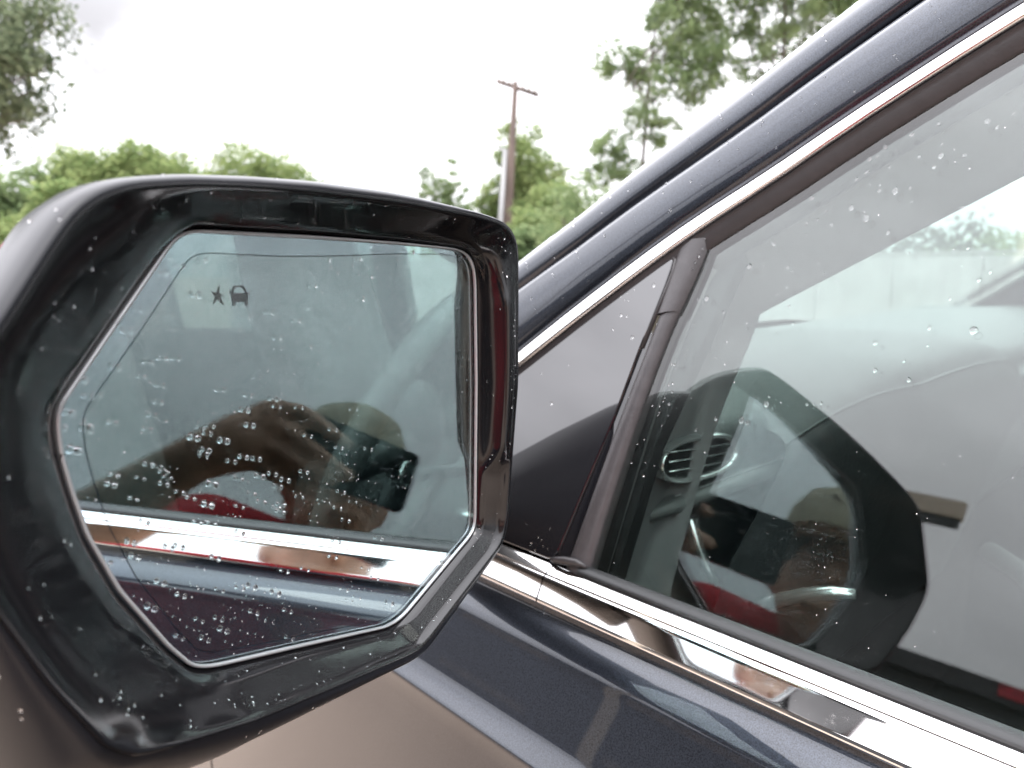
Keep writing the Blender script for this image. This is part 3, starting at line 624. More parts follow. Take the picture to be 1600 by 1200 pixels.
disc('mirror_silvering', lambda k, a: inner(k, a) - .18, -1.8, 'mirror_silver', WM)
disc('mirror_backing', lambda k, a: SG[k][0] + .5, -2.4, 'line_dark', WM)
MB().rings([mring(lambda k, a: SG[k][0] + r_, lambda k, a: c_) for r_, c_ in ((-.75, -.9), (-.72, .12), (-.40, .34), (.10, .34), (.45, .1), (.5, -1.5))]).build('glass_edge', 'bevel_edge', WM)
# warning marks etched in the silvering: a burst star and a car
star_pts = [(-15.2, 52.6), (-15.5, 50.1), (-13.8, 49.3), (-15.1, 49.0), (-14.1, 46.2), (-16.4, 48.2), (-17.9, 46.7), (-17.2, 49.1), (-18.4, 51.0), (-16.7, 50.1)]
MB().prism(star_pts, lambda a, b, c: mir((a + 1.4) / 1000, (b - .6) / 1000, c / 1000), -1.66, -1.72).build('warning_star', 'etched_mark', WM, smooth=False)
# (the car's outline is set from the same plane: body, wheels, ears, roof hoop in two pieces)
carm = MB(); fn = lambda a, b, c: mir((a + 1.4) / 1000, (b - .6) / 1000, c / 1000)
for poly in ([(-11.0, 50.1), (-5.2, 49.9), (-4.9, 48.6), (-5.2, 47.0), (-10.8, 47.2), (-11.3, 48.8)], [(-10.9, 47.2), (-9.85, 47.17), (-9.85, 45.95), (-10.85, 46.0)], [(-6.3, 47.03), (-5.2, 47.0), (-5.2, 45.75), (-6.25, 45.8)],
             [(-11.9, 50.8), (-10.95, 50.7), (-10.95, 49.9), (-11.8, 49.95)], [(-5.35, 50.3), (-4.3, 50.0), (-4.2, 49.3), (-5.25, 49.5)],
             [(-11.0, 50.0), (-10.6, 51.7), (-10.1, 52.3), (-8.35, 52.4), (-8.35, 51.75), (-9.6, 51.65), (-10.0, 51.2), (-10.3, 50.0)], [(-7.8, 52.4), (-6.5, 52.2), (-5.9, 51.7), (-5.2, 49.9), (-5.85, 49.9), (-6.45, 51.3), (-6.8, 51.6), (-7.8, 51.75)]):
    carm.prism(poly, fn, -1.66, -1.72)
carm.build('warning_car', 'etched_mark', WM, smooth=False)
# arm to the door: a broad shoulder that leaves the inboard end of the housing and drops to the door
ARM = [(96, -99, 72, -20, -70), (122, -102, 66, -26, -74), (146, -106, 50, -34, -82), (168, -110, 20, -42, -92), (190, -116, -14, -46, -102), (212, -124, -52, -50, -112), (232, -134, -82, -52, -118), (250, -142, -96, -54, -120)]
rs = []
for a_, b0, b1, c1, c0 in ARM:
    rs.append([mir(a_ / 1000, (lerp(b0, b1, .5) + (b1 - b0) / 2 * math.copysign(abs(math.sin(q * math.pi / 16)) ** .75, math.sin(q * math.pi / 16))) / 1000, (lerp(c0, c1, .5) + (c1 - c0) / 2 * math.copysign(abs(math.cos(q * math.pi / 16)) ** .75, math.cos(q * math.pi / 16))) / 1000) for q in range(32)])
MB().rings(rs, True, True).build('mirror_arm', 'satin_black', WM)
# ------------------------------------------------------------------ the photographer and the phone
cx = Vector((0.72816, -0.68540, 0.0)); cyv = Vector((0.67778, 0.72006, -0.14877)); cz = Vector((0.10197, 0.10833, 0.98887))
def hold(x, z, y=0.0): return EYE + cx * x + cz * z + cyv * y          # right, up, ahead, as the phone is held
PH = empty('phone', hold(.042, -.002, -.008), 'dark phone held sideways in the right hand, seen reflected in the wing mirror', 'phone')
def slab(x0, x1, z0, z1, y0, y1, r, n=8):
    c = []
    for (px, pz, a0) in ((x1 - r, z1 - r, 0), (x0 + r, z1 - r, 90), (x0 + r, z0 + r, 180), (x1 - r, z0 + r, 270)):
        for k in range(n + 1): a = math.radians(a0 + 90 * k / n); c.append((px + r * math.cos(a), pz + r * math.sin(a)))
    return [[hold(x, z, y) for x, z in c] for y in (y0, y1)]
MB().rings(slab(-.036, .119, -.038, .036, -.0115, -.0037, .009), True, True).build('phone_body', 'phone_back', PH, sharp=40)
MB().rings(slab(-.0365, .1195, -.0385, .0365, -.0100, -.0055, .0095)).build('phone_frame', 'phone_metal', PH, sharp=40)
for (lx, lz) in ((-.012, .020), (0, 0), (.004, -.018)):
    c = hold(lx, lz)
    rg = [[c + cx * (r_ * math.cos(k * math.pi / 12)) + cz * (r_ * math.sin(k * math.pi / 12)) + cyv * y_ for k in range(24)] for r_, y_ in ((.0062, -.0036), (.0062, -.0020), (.0052, -.0018), (.0050, -.0022))]
    l_ = MB().rings(rg).build('camera_ring', 'phone_metal', PH, sharp=40)
    MB().rings([rg[3]], True).build('lens', 'lens_black', l_, smooth=False)
c = hold(.016, .006); MB().ball(c - cyv * .0035, (.0022, .0022, .0022)).build('flash_lamp', 'porcelain', PH)

def fuse(name, mb, m, parent, voxel, it=3):
    o = mb.build(name, m, parent)
    md = o.modifiers.new('skin', 'REMESH'); md.mode = 'VOXEL'; md.voxel_size = voxel; md.use_smooth_shade = True
    sm = o.modifiers.new('soft', 'SMOOTH'); sm.iterations = it; sm.factor = .5
    dg = bpy.context.evaluated_depsgraph_get(); me = bpy.data.meshes.new_from_object(o.evaluated_get(dg))
    o.modifiers.clear(); o.data = me
    if not me.materials: me.materials.append(MATS[m])
    me.shade_smooth()
    return o
back2 = Vector((-cyv.x, -cyv.y, 0)).normalized(); rt = Vector((cx.x, cx.y, 0)); UP = Vector((0, 0, 1))
hp = hold(-.058, 0, -.44); hp.z = 0
PE = empty('person', hp, 'person in a red shirt and beige cap photographing the car, seen only in reflections', 'person')
wrist = hold(.196, -.052, -.030); elbow = hold(.325, -.225, -.150); shR = hold(.118, -.112, -.410); shL = hold(-.240, -.120, -.480)
neck0 = hold(-.062, -.085, -.455); headc = hold(-.060, .028, -.395)
chest = hold(-.062, -.26, -.465); 
pel = Vector((chest.x, chest.y, .86)) + back2 * .02; waist = Vector((chest.x, chest.y, 1.02)) + back2 * .02
b = MB()
b.capsule(neck0 - UP * .05, headc - UP * .06, .058, .055)
b.ball(headc, (.075, .090, .108), 20, 14); b.ball(headc - UP * .055 - back2 * .02, (.058, .066, .060), 18, 12)
nose = headc - back2 * .088 - UP * .012; b.capsule(nose + UP * .025 + back2 * .006, nose - back2 * .012, .010, .013, 10)
for s in (-1, 1):
    b.ball(headc + rt * (.078 * s) - UP * .012, (.014, .022, .032), 10, 8)
b.capsule(headc - back2 * .082 - UP * .058 - rt * .018, headc - back2 * .082 - UP * .058 + rt * .018, .010, .010, 8)
b.capsule(shR, shL, .062, .062); b.capsule(chest + rt * .07, chest - rt * .07, .115, .115); b.capsule(waist + rt * .05, waist - rt * .05, .105, .105); b.capsule(chest, waist, .12, .11)
b.capsule(pel + rt * .06, pel - rt * .06, .115, .115)
b.capsule(shR, elbow, .053, .040); b.capsule(elbow, wrist, .041, .027)
eL = shL - UP * .28 - rt * .06 + back2 * .02; wL = eL - UP * .25 - back2 * .05; b.capsule(shL, eL, .052, .040); b.capsule(eL, wL, .040, .026); b.capsule(wL, wL - UP * .08, .026, .036)
for k in range(4): b.capsule(wL - UP * .09 - back2 * (.03 - k * .02), wL - UP * (.17 - .006 * abs(k - 1)) - back2 * (.035 - k * .018), .010, .008, 8)
b.capsule(wL - UP * .05 - back2 * .03, wL - UP * .12 - back2 * .06, .011, .009, 8)
for s in (-1, 1):
    h_ = pel + rt * (.09 * s); k_ = Vector((h_.x, h_.y, .48)) - back2 * .01 + rt * (.01 * s); a_ = Vector((k_.x, k_.y, .09)) + back2 * .02
    b.capsule(h_, k_, .085, .058); b.capsule(k_, a_, .058, .040); b.capsule(a_ - UP * .03, a_ - UP * .045 - back2 * .15, .038, .034)
# right hand round the end of the phone: palm, thumb in front, fingers across the back
b.capsule(wrist, hold(.163, -.022, -.024), .027, .034); b.capsule(hold(.150, .010, -.018), hold(.150, -.030, -.022), .021, .022); b.capsule(hold(.165, -.02, -.022), hold(.146, .012, -.014), .031, .020)
def finger(pts, r0, r1):
    n = len(pts)
    for i in range(n - 1): b.capsule(hold(*pts[i]), hold(*pts[i + 1]), lerp(r0, r1, i / (n - 1)), lerp(r0, r1, (i + 1) / (n - 1)), 10)
finger([(.147, .024, -.012), (.116, .0270, .0075), (.084, .0190, .0075), (.056, .0125, .0062)], .0112, .0078)
finger([(.150, .006, -.012), (.118, -.0010, .0085), (.078, -.0120, .0085), (.043, -.0205, .0066)], .0115, .0080)
finger([(.150, -.014, -.013), (.118, -.0250, .0075), (.086, -.0310, .0072), (.060, -.0330, .0060)], .0110, .0076)
finger([(.148, -.034, -.016), (.124, -.0470, -.004), (.098, -.0500, -.005), (.080, -.0490, -.006)], .0096, .0070)
finger([(.158, -.012, -.040), (.138, .0050, -.036), (.108, .0080, -.0240), (.088, .0080, -.0215)], .0135, .0095)
fuse('body', b, 'skin', PE, .0055, 2)
for s in (-1, 1):
    e = headc - back2 * .083 + rt * (.031 * s) + UP * .014; MB().ball(e, (.011, .011, .009)).build('eye', 'eye_white', PE)
    MB().ball(e - back2 * .0085, (.005, .005, .005)).build('pupil', 'hair_black', PE)
h = MB(); h.ball(headc + back2 * .012 + UP * .012, (.083, .092, .098), 20, 12); fuse('hair', h, 'hair_black', PE, .008, 1)
cp = MB(); cpc = headc + UP * .050
cp.rings([[cpc + (rt * math.cos(k * math.pi / 14) * .094 + back2 * math.sin(k * math.pi / 14) * .106) * f_ + UP * z_ for k in range(28)] for f_, z_ in ((1.0, -.005), (1.01, .01), (.97, .045), (.82, .075), (.5, .094), (.1, .100))], True, True)
bf = lambda t, d, z: cpc + rt * (math.sin(t) * (.090 + .02 * d)) - back2 * (math.cos(t) * (.103 + .075 * d)) + UP * z
cp.rings([[bf(t, 0, 0.004) for t in [(-1.2 + 2.4 * k / 12) for k in range(13)]] + [bf(t, max(.0, math.cos(t) * 1.0), -.012) for t in [(1.2 - 2.4 * k / 12) for k in range(13)]], [bf(t, 0, 0.000) for t in [(-1.2 + 2.4 * k / 12) for k in range(13)]] + [bf(t, max(.0, math.cos(t) * 1.0), -.015) for t in [(1.2 - 2.4 * k / 12) for k in range(13)]]], True, True)
cp.build('cap', 'khaki', PE, sharp=50)
s_ = MB(); s_.capsule(shR - rt * .01, shL + rt * .01, .074, .074); s_.capsule(chest + rt * .075, chest - rt * .075, .128, .128); s_.capsule(waist + rt * .055, waist - rt * .055, .120, .120); s_.capsule(chest, waist, .133, .125); s_.capsule(waist, waist - UP * .13, .135, .135)
s_.capsule(neck0 - UP * .03, neck0 - UP * .012, .07, .066)
s_.capsule(shR, shR.lerp(elbow, .52), .066, .064); s_.capsule(shL, shL.lerp(eL, .6), .066, .062); fuse('shirt', s_, 'red_cotton', PE, .008, 14)
t_ = MB(); t_.capsule(pel + rt * .065, pel - rt * .065, .124, .124)
for s in (-1, 1):
    h_ = pel + rt * (.09 * s); k_ = Vector((h_.x, h_.y, .48)) - back2 * .01 + rt * (.01 * s); a_ = Vector((k_.x, k_.y, .10)) + back2 * .02
    t_.capsule(h_, k_, .098, .075); t_.capsule(k_, a_, .075, .062)
fuse('trousers', t_, 'denim', PE, .010, 3)
for s in (-1, 1):
    h_ = pel + rt * (.09 * s) + rt * (.01 * s); a_ = Vector((h_.x, h_.y, .055)) + back2 * .02
    sh = MB(); sh.capsule(a_ + back2 * .03, a_ - back2 * .16 - UP * .006, .053, .047); sh.box(a_ + Vector((-.05, -.05, -.055)), a_ + Vector((.05, .05, -.02))); fuse('shoe', sh, 'shoe_black', PE, .010, 2)

# ------------------------------------------------------------------ background
def polar(px, D): a = YAW + math.atan((px - 800) / 1130); return Vector((D * math.sin(a), D * math.cos(a), 0))
def limb_tube(m, a, b, ra, rb, bend=.0, n=7):
    mid = a.lerp(b, .5) + Vector((R.uniform(-1, 1), R.uniform(-1, 1), R.uniform(-.3, .6))) * bend
    m.tube(polyline([a, mid, b], 6), [lerp(ra, rb, i / 5) for i in range(6)], n)
def tree(name, base, trunk_h, clumps, leaf, nleaf, mt, label, group=None, tr=.18, droop=0.0, cat='tree'):
    """clumps: (dx, dy, z, rx, ry, rz) against the base; leaves are small folded faces scattered through each clump"""
    T = empty(name, base, label, cat, group); m = MB(); B = Vector(base); tipz = Vector((base[0], base[1], trunk_h))
    m.tube(polyline([B, B.lerp(tipz, .5) + Vector((R.uniform(-.2, .2), R.uniform(-.2, .2), 0)) * min(1, trunk_h / 5), tipz], 8), [lerp(tr, tr * .5, i / 7) * (1.35 if i == 0 else 1) for i in range(8)], 9)
    for c in clumps:
        cc_ = B + Vector((c[0], c[1], c[2])); st_ = B.lerp(tipz, R.uniform(.55, 1.0))
        limb_tube(m, st_, cc_, tr * .4, tr * .1, .25 * (cc_ - st_).length * .4)
        for _ in range(4):
            e = cc_ + Vector((R.uniform(-1, 1) * c[3], R.uniform(-1, 1) * c[4], R.uniform(-.6, .9) * c[5])) * .8; limb_tube(m, cc_.lerp(st_, R.uniform(0, .4)), e, tr * .12, tr * .04, .1, 5)
    m.build('trunk', 'bark', T)
    tot = sum(c[3] * c[4] * c[5] for c in clumps) ** 1.0; V = []; F = []
    for c in clumps:
        n = int(nleaf * c[3] * c[4] * c[5] / tot); cc_ = B + Vector((c[0], c[1], c[2])); ns_ = max(8, int(n / 45))
        subs = []
        for _ in range(ns_):
            d = Vector((R.gauss(0, 1), R.gauss(0, 1), R.gauss(0, 1))).normalized() * R.uniform(.35, 1.0); subs.append((Vector((d.x * c[3], d.y * c[4], d.z * c[5])), R.uniform(.20, .42) * min(c[3], c[5])))
        for i in range(n):
            s, r_ = subs[R.randrange(ns_)]
            p = cc_ + s + Vector((R.gauss(0, .55), R.gauss(0, .55), R.gauss(0, .45))) * r_
            if droop: p.z -= droop * R.random() ** 2
            ax = Vector((R.gauss(0, 1), R.gauss(0, 1), R.gauss(0, .5) - .4)).normalized(); sd = ax.cross(Vector((R.gauss(0, 1), R.gauss(0, 1), R.gauss(0, 1) + .5))).normalized(); L = leaf * R.uniform(.6, 1.3)
            k = len(V); q0 = p; q2 = p + ax * L; md_ = p + ax * L * .5; V += [tuple(q0), tuple(md_ + sd * L * .28), tuple(q2), tuple(md_ - sd * L * .28)]; F.append((k, k + 1, k + 2, k + 3))
    cm = MB(); cm.v = V; cm.f = F; cm.build('crown', mt, T, smooth=False, recalc=False)
    return T
# near tree at the left edge of the view
b1 = polar(-150, 15.5)
lat = Vector((math.cos(YAW), -math.sin(YAW), 0))
def cl(l, z, r, rz, d=0): return (lat.x * l + math.sin(YAW) * d, lat.y * l + math.cos(YAW) * d, z, r, r, rz)
tree('olive_tree', b1, 4.0, [cl(-0.22, 6.98, 1.6, 1.2), cl(1.48, 6.38, 1.0, .8), cl(2.08, 5.43, .95, .65), cl(2.33, 4.73, .8, .5), cl(1.88, 4.68, .9, .6, -.4), cl(2.18, 4.13, .75, .45, .2), cl(1.58, 3.88, .8, .45, -.2), cl(1.93, 3.63, .45, .3), cl(-0.12, 4.78, 1.4, .9), cl(0.78, 5.38, 1.0, .8), cl(0.78, 4.08, 1.0, .5), cl(-1.92, 6.28, 1.6, 1.3)], .105, 46000, 'leaf_olive', 'grey green drooping tree near the left edge of the view', tr=.26, droop=.35)
def bush(px, D, w, h, n, mt, label, leaf=.24, tr=.15, group=None, extra=()):
    bp_ = polar(px, D); cs = []
    k = max(4, int(w * 1.6))
    for i in range(k):
        x = (i + .5) / k * 2 - 1; hh = h * (1 - .38 * x * x) * R.uniform(.74, 1.03)
        cs.append(cl(x * w * .8, hh * .74, w * .42, hh * .26, R.uniform(-.8, .8))); cs.append(cl(x * w * .8 + R.uniform(-.3, .3), hh * .36, w * .42, hh * .34, R.uniform(-.8, .8)))
    cs += list(extra)
    return tree('tree', bp_, h * .55, cs, leaf, n, mt, label, group, tr)
bush(20, 42, 4.4, 6.9, 26000, 'leaf_mid', 'lower mid green tree left of the wing mirror above the red shrub', .30)
bush(95, 36, 2.8, 6.0, 18000, 'leaf_bright', 'short yellowish green tree in front of the lower left trees', .28)
bush(205, 40, 3.4, 10.1, 46000, 'leaf_bright', 'round bright green tree with the highest top above the left of the mirror housing', .21)
bush(275, 42, 2.3, 9.3, 14000, 'leaf_bright', 'narrow bright green tree at the right end of the left tree group', .30)
bush(405, 45, 4.2, 10.4, 48000, 'leaf_bright', 'flat topped bright green tree behind the middle of the mirror housing', .22)
bush(700, 35, 1.3, 8.2, 13000, 'leaf_mid', 'thin sparse tree left of the utility pole', .15, .06)
bush(815, 36, 2.2, 9.4, 34000, 'leaf_bright', 'yellow green tree behind the utility pole', .19, .08)
bush(890, 30, 2.7, 5.7, 30000, 'leaf_bright', 'broad low bright green tree between utility pole and windscreen pillar', .18, .08)
bush(800, 27, 2.7, 4.3, 18000, 'leaf_mid', 'dense dark green bush below the utility pole', .22)
def tall(px, tp, D, r, rz): # a clump of the tall trees: direction, height, size
    v = polar(px, D); dep = D * math.cos(math.atan((px - 800) / 1130)); z = CAMZ + dep * (430 - tp) / 1130; return (v.x, v.y, z, r * 1.30, r * 1.30, rz * 1.22)
def tall_tree(px0, D, cs, n, mt, label, th, tr=.15):
    bb = polar(px0, D); tree('tree', bb, th, [(c[0] - bb.x, c[1] - bb.y, c[2], c[3], c[4], c[5]) for c in cs], .115, n, mt, label, None, tr)
tall_tree(1010, 22, [tall(955, 115, 22, .60, .50), tall(985, 130, 22.4, .5, .5), tall(1000, 190, 21.6, .5, .5), tall(940, 235, 22, .55, .40), tall(960, 265, 22.3, .6, .45), tall(1050, 15, 22.2, .80, .80), tall(1030, 60, 22, .65, .6), tall(1060, 105, 22, .75, .6), tall(1085, 60, 22.5, .6, .6), tall(1075, 150, 22, .6, .6), tall(1030, 140, 21.6, .45, .5), tall(1055, -60, 22, .8, .7), tall(1020, 215, 22, .5, .45), tall(930, 280, 22, .45, .35), tall(1100, 110, 22, .5, .5)], 26000, 'leaf_mid', 'tall airy tree with separate leaf clumps left of the windscreen pillar', 8.2, .08)
tall_tree(1200, 23, [tall(1130, 60, 23, .8, .6), tall(1150, 20, 22.5, .85, .7), tall(1190, 90, 23, .95, .6), tall(1250, 55, 23, .95, .65), tall(1290, 20, 23, .95, .7), tall(1220, 0, 23.4, .95, .8), tall(1330, -20, 23, 1.0, .9), tall(1160, 130, 22.7, .6, .45), tall(1120, -20, 23, .8, .7), tall(1240, -70, 23, 1.3, 1.0), tall(1320, 60, 23, .8, .6), tall(1120, 120, 22.7, .45, .4)], 30000, 'leaf_mid', 'tall airy tree whose top shows above the windscreen pillar at the upper right', 9.2, .09)
# utility pole
pb = polar(787, 34)
UPo = empty('utility_pole', pb, 'wooden utility pole with a crossarm and a pale conduit above the green trees', 'utility pole')
lean = lat * .55
MB().tube([pb, pb + lean * .5 + UP * 5, pb + lean + UP * 9.9], [.24, .19, .13], 12).build('post', 'pole_wood', UPo)
MB().tube([pb - lat * .36, pb - lat * .34 + lean * .3 + UP * 3.0, pb - lat * .27 + lean * .66 + UP * 7.0], [.15, .14, .12], 12).build('conduit', 'grey_steel', UPo)
ca = pb + lean + UP * 9.65; cd_ = (lat * .9 + Vector((math.sin(YAW), math.cos(YAW), 0)) * -.5).normalized() - UP * .40
MB().tube([ca - cd_ * .95, ca + cd_ * 1.15], .10, 4).build('crossarm', 'pole_wood', UPo)
for k in (-.9, -.6, -.3, .4, .7, 1.0): MB().tube([ca + cd_ * k + UP * .05, ca + cd_ * k + UP * .13, ca + cd_ * k + UP * .24], [.05, .09, .05], 8).build('insulator', 'porcelain', UPo)
c2 = pb + lean * .68 + UP * 6.7; MB().tube([c2, c2 - lat * .62 + UP * .38], .07, 6).build('bracket', 'grey_steel', UPo)
# silver car and red shrub at the far left
sb = polar(-38, 17.5); SCAR = empty('parked_car', sb, 'silver grey car parked beyond the wing mirror at the left edge', 'car')
def carloft(pts, w, name, mt, par, inset=0):
    m = MB(); n = len(pts)
    fwd_ = Vector((math.sin(YAW + .35), math.cos(YAW + .35), 0)); sd_ = Vector((fwd_.y, -fwd_.x, 0))
    secs = []
    for sx_ in (-1, -.92, .92, 1):
        k = .93 if abs(sx_) == 1 else 1.0
        secs.append([sb + fwd_ * (x * (1 - inset * (abs(sx_) == 1))) + sd_ * (w * sx_) + UP * (z * k + (1 - k) * .6) for x, z in pts])
    m.rings(secs, True, True); return m.build(name, mt, par, sharp=40)
carloft([(-2.1, .35), (-2.15, .8), (-1.9, .95), (-.9, 1.0), (1.0, 1.0), (2.0, .9), (2.1, .7), (2.1, .35)], .88, 'car_body', 'car_silver', SCAR)
cab = carloft([(-1.75, .96), (-1.2, 1.36), (-.2, 1.46), (.4, 1.42), (1.15, .99)], .74, 'cabin', 'car_silver', SCAR)
carloft([(-1.45, 1.02), (-1.1, 1.30), (-.2, 1.40), (.35, 1.36), (.95, 1.02)], .765, 'cabin_window', 'window_dark', cab)
for f_ in (-1.35, 1.35):
    for s in (-1, 1):
        fwd_ = Vector((math.sin(YAW + .35), math.cos(YAW + .35), 0)); sd_ = Vector((fwd_.y, -fwd_.x, 0)); c = sb + fwd_ * f_ + sd_ * (.8 * s) + UP * .32
        w_ = MB().rings([[c + sd_ * dx + (fwd_ * math.cos(k * math.pi / 10) + UP * math.sin(k * math.pi / 10)) * r_ for k in range(20)] for dx, r_ in ((-.1, .2), (-.1, .32), (.1, .32), (.1, .2))], True, True).build('tyre', 'tyre', SCAR, sharp=40)
for s in (-1, 1): MB().ball(sb + fwd_ * -2.1 + sd_ * (.68 * s) + UP * .78, (.08, .08, .08)).build('tail_lamp', 'lamp_red', SCAR)
rb = polar(5, 26); tree('shrub', rb, .9, [cl(x, 1.75 + .15 * math.sin(x * 5), .7, .5, 0) for x in (-1.6, -.8, 0, .75)], .16, 3500, 'petal_red', 'dark red leaved shrub under the trees at the left edge', tr=.06, cat='shrub')
kb = polar(60, 30); MB_ = MB().box(kb + Vector((-14, -.3, 0)), kb + Vector((6, .3, 1.25))); 
wl = empty('garden_wall', kb, 'low pale wall below the trees at the left', 'wall'); MB_.build('wall', 'grey_steel', wl, smooth=False)
# metal fence and trees seen through the car
FX = 12.0; fe = empty('metal_fence', (FX, 1.0, 0), 'pale grey sheet metal fence seen through the car cabin', 'fence')
for k in range(16):
    y0 = -9 + k * 1.2; m = MB(); r0 = []
    for i in range(25): r0.append((y0 + i * .0492, (.035 if (i // 2) % 2 else 0)))
    m.loft([[Vector((FX + d, y, 0.05)) for y, d in r0], [Vector((FX + d, y, 1.62)) for y, d in r0]]); m.loft([[Vector((FX + d + .03, y, 0.05)) for y, d in r0], [Vector((FX + d + .03, y, 1.62)) for y, d in r0]]); m.build('panel', 'fence_metal', fe, smooth=False)
for k in range(9): MB().box((FX + .07, -9 + k * 2.4, 0), (FX + .15, -8.92 + k * 2.4, 1.7)).build('post', 'grey_steel', fe, smooth=False)
for z in (.4, 1.64): MB().box((FX + .05, -9.1, z), (FX + .068, 10.3, z + .05)).build('rail', 'grey_steel', fe, smooth=False)
for k, (y, h_, mt) in enumerate([(-5, 3.4, 'leaf_mid'), (-1.5, 2.9, 'leaf_dark'), (1.2, 2.6, 'leaf_mid'), (3.0, 2.3, 'leaf_mid'), (5.8, 2.7, 'leaf_dark'), (9, 3.6, 'leaf_mid'), (13, 4.4, 'leaf_mid')]):
    w = 1.7; cs = [(R.uniform(-.4, .4), x, h_ * .6 + R.uniform(-.2, .2), .9, .9, h_ * .34) for x in (-1.2, -.3, .6, 1.4)]
    tree('tree', Vector((FX + 3.5 + (k % 2), y, 0)), h_ * .5, cs, .14, 3500, mt, ['bushy green tree far behind the fence, rear end', 'dark bushy tree behind the fence past the passenger seat', 'low green tree behind the fence, right of the bright gap', 'lowest green tree behind the fence', 'dark green tree behind the fence ahead of the low one', 'taller green tree behind the front end of the fence', 'tallest tree past the front end of the fence'][k], 'trees behind the metal fence', .1)
# overhead beam and house to the left, seen in reflections
cp_ = empty('gantry', (-6.03, 4.16, 0), 'beige overhead beam on a post left of the car, seen reflected in the side window', 'gantry')
MB().box((-6.08, 1.70, 3.86), (-6.0, 4.3, 4.02)).build('fascia', 'beige_wood', cp_, smooth=False)
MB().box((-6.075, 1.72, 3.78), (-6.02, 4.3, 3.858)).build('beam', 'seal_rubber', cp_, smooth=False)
for y_ in (4.16,): MB().box((-6.10, y_ - .06, 0), (-5.98, y_ + .06, 3.775)).build('post', 'beige_wood', cp_, smooth=False)
sd = empty('shed', (-16, 9, 0), 'long dark low shed left of the car with a red edge, seen in reflections', 'shed')
MB().box((-19, -3.5, 0), (-14, 24, 4.10)).build('wall', 'shed_dark', sd, smooth=False)
MB().box((-19.3, -3.8, 4.103), (-13.8, 24.3, 4.42)).build('roof', 'shed_dark', sd, smooth=False)
MB().box((-13.797, -3.8, 4.20), (-13.76, 2.5, 4.40)).build('roof_edge', 'petal_red', sd, smooth=False)
for y_ in (-2.6, .2): MB().box((-13.757, y_, 4.24), (-13.74, y_ + .5, 4.35)).build('panel', 'sign_white', sd, smooth=False)
for y_ in (5.5, 11, 16.5): MB().box((-13.99, y_, 0), (-13.95, y_ + 3.2, 3.0)).build('door', 'bark', sd, smooth=False)
HX = -9.0; HB = -7.0; ho = empty('house', (HX - 4, HB - 4.5, 0), 'brown brick house with beige eaves behind the photographer, visible only in reflections', 'house')
m = MB(); m.box((HX - 7.5, HB - 9.0, 0), (HX - .7, HB - .6, 2.72)); m.build('wall', 'brick', ho, smooth=False)
m = MB(); m.prism([(HX - .02, 2.82), (HX - 4.1, 4.0), (HX - 8.2, 2.82), (HX - 8.2, 2.76), (HX - .02, 2.76)], lambda a, b, c: Vector((a, c, b)), HB, HB - 9.6); m.build('roof', 'roof_tile', ho, smooth=False)
MB().box((HX - .015, HB - 9.65, 2.62), (HX + .03, HB + .05, 2.90)).build('fascia', 'beige_wood', ho, smooth=False)
for y in (-9.2, -7.2, -3.0):
    wf_ = MB().box((HX - .72, HB + y, .9), (HX - .66, HB + y + 1.5, 2.2)).build('window', 'beige_wood', ho, smooth=False)
    for k in (0, 1): MB().box((HX - .668, HB + y + .06 + k * .71, .96), (HX - .650, HB + y + .72 + k * .71, 2.14)).build('pane', 'window_dark', wf_, smooth=False)
dr = MB().box((HX - .72, HB - 5.0, 0), (HX - .66, HB - 4.1, 2.1)).build('door', 'beige_wood', ho, smooth=False)
MB().ball((HX - .63, HB - 4.9, 1.05), .03).build('handle', 'grey_steel', dr)
for k, (x, y, h_) in enumerate([(-12, 28, 5.8), (-22, -14, 5.6), (-8, -24, 5.2), (2, -26, 5.5), (12, -24, 5.0)]):
    cs = [(R.uniform(-.6, .6), q * 1.5, h_ * z_, 2.1, 2.1, h_ * .27) for q in (-1, 0, 1) for z_ in (.25, .5, .74)]
    tree('tree', Vector((x, y, 0)), h_ * .5, cs, .42, 6500, 'leaf_dark', 'dark green tree standing behind the photographer, visible only in reflections', 'trees reflected in the paint', .16)

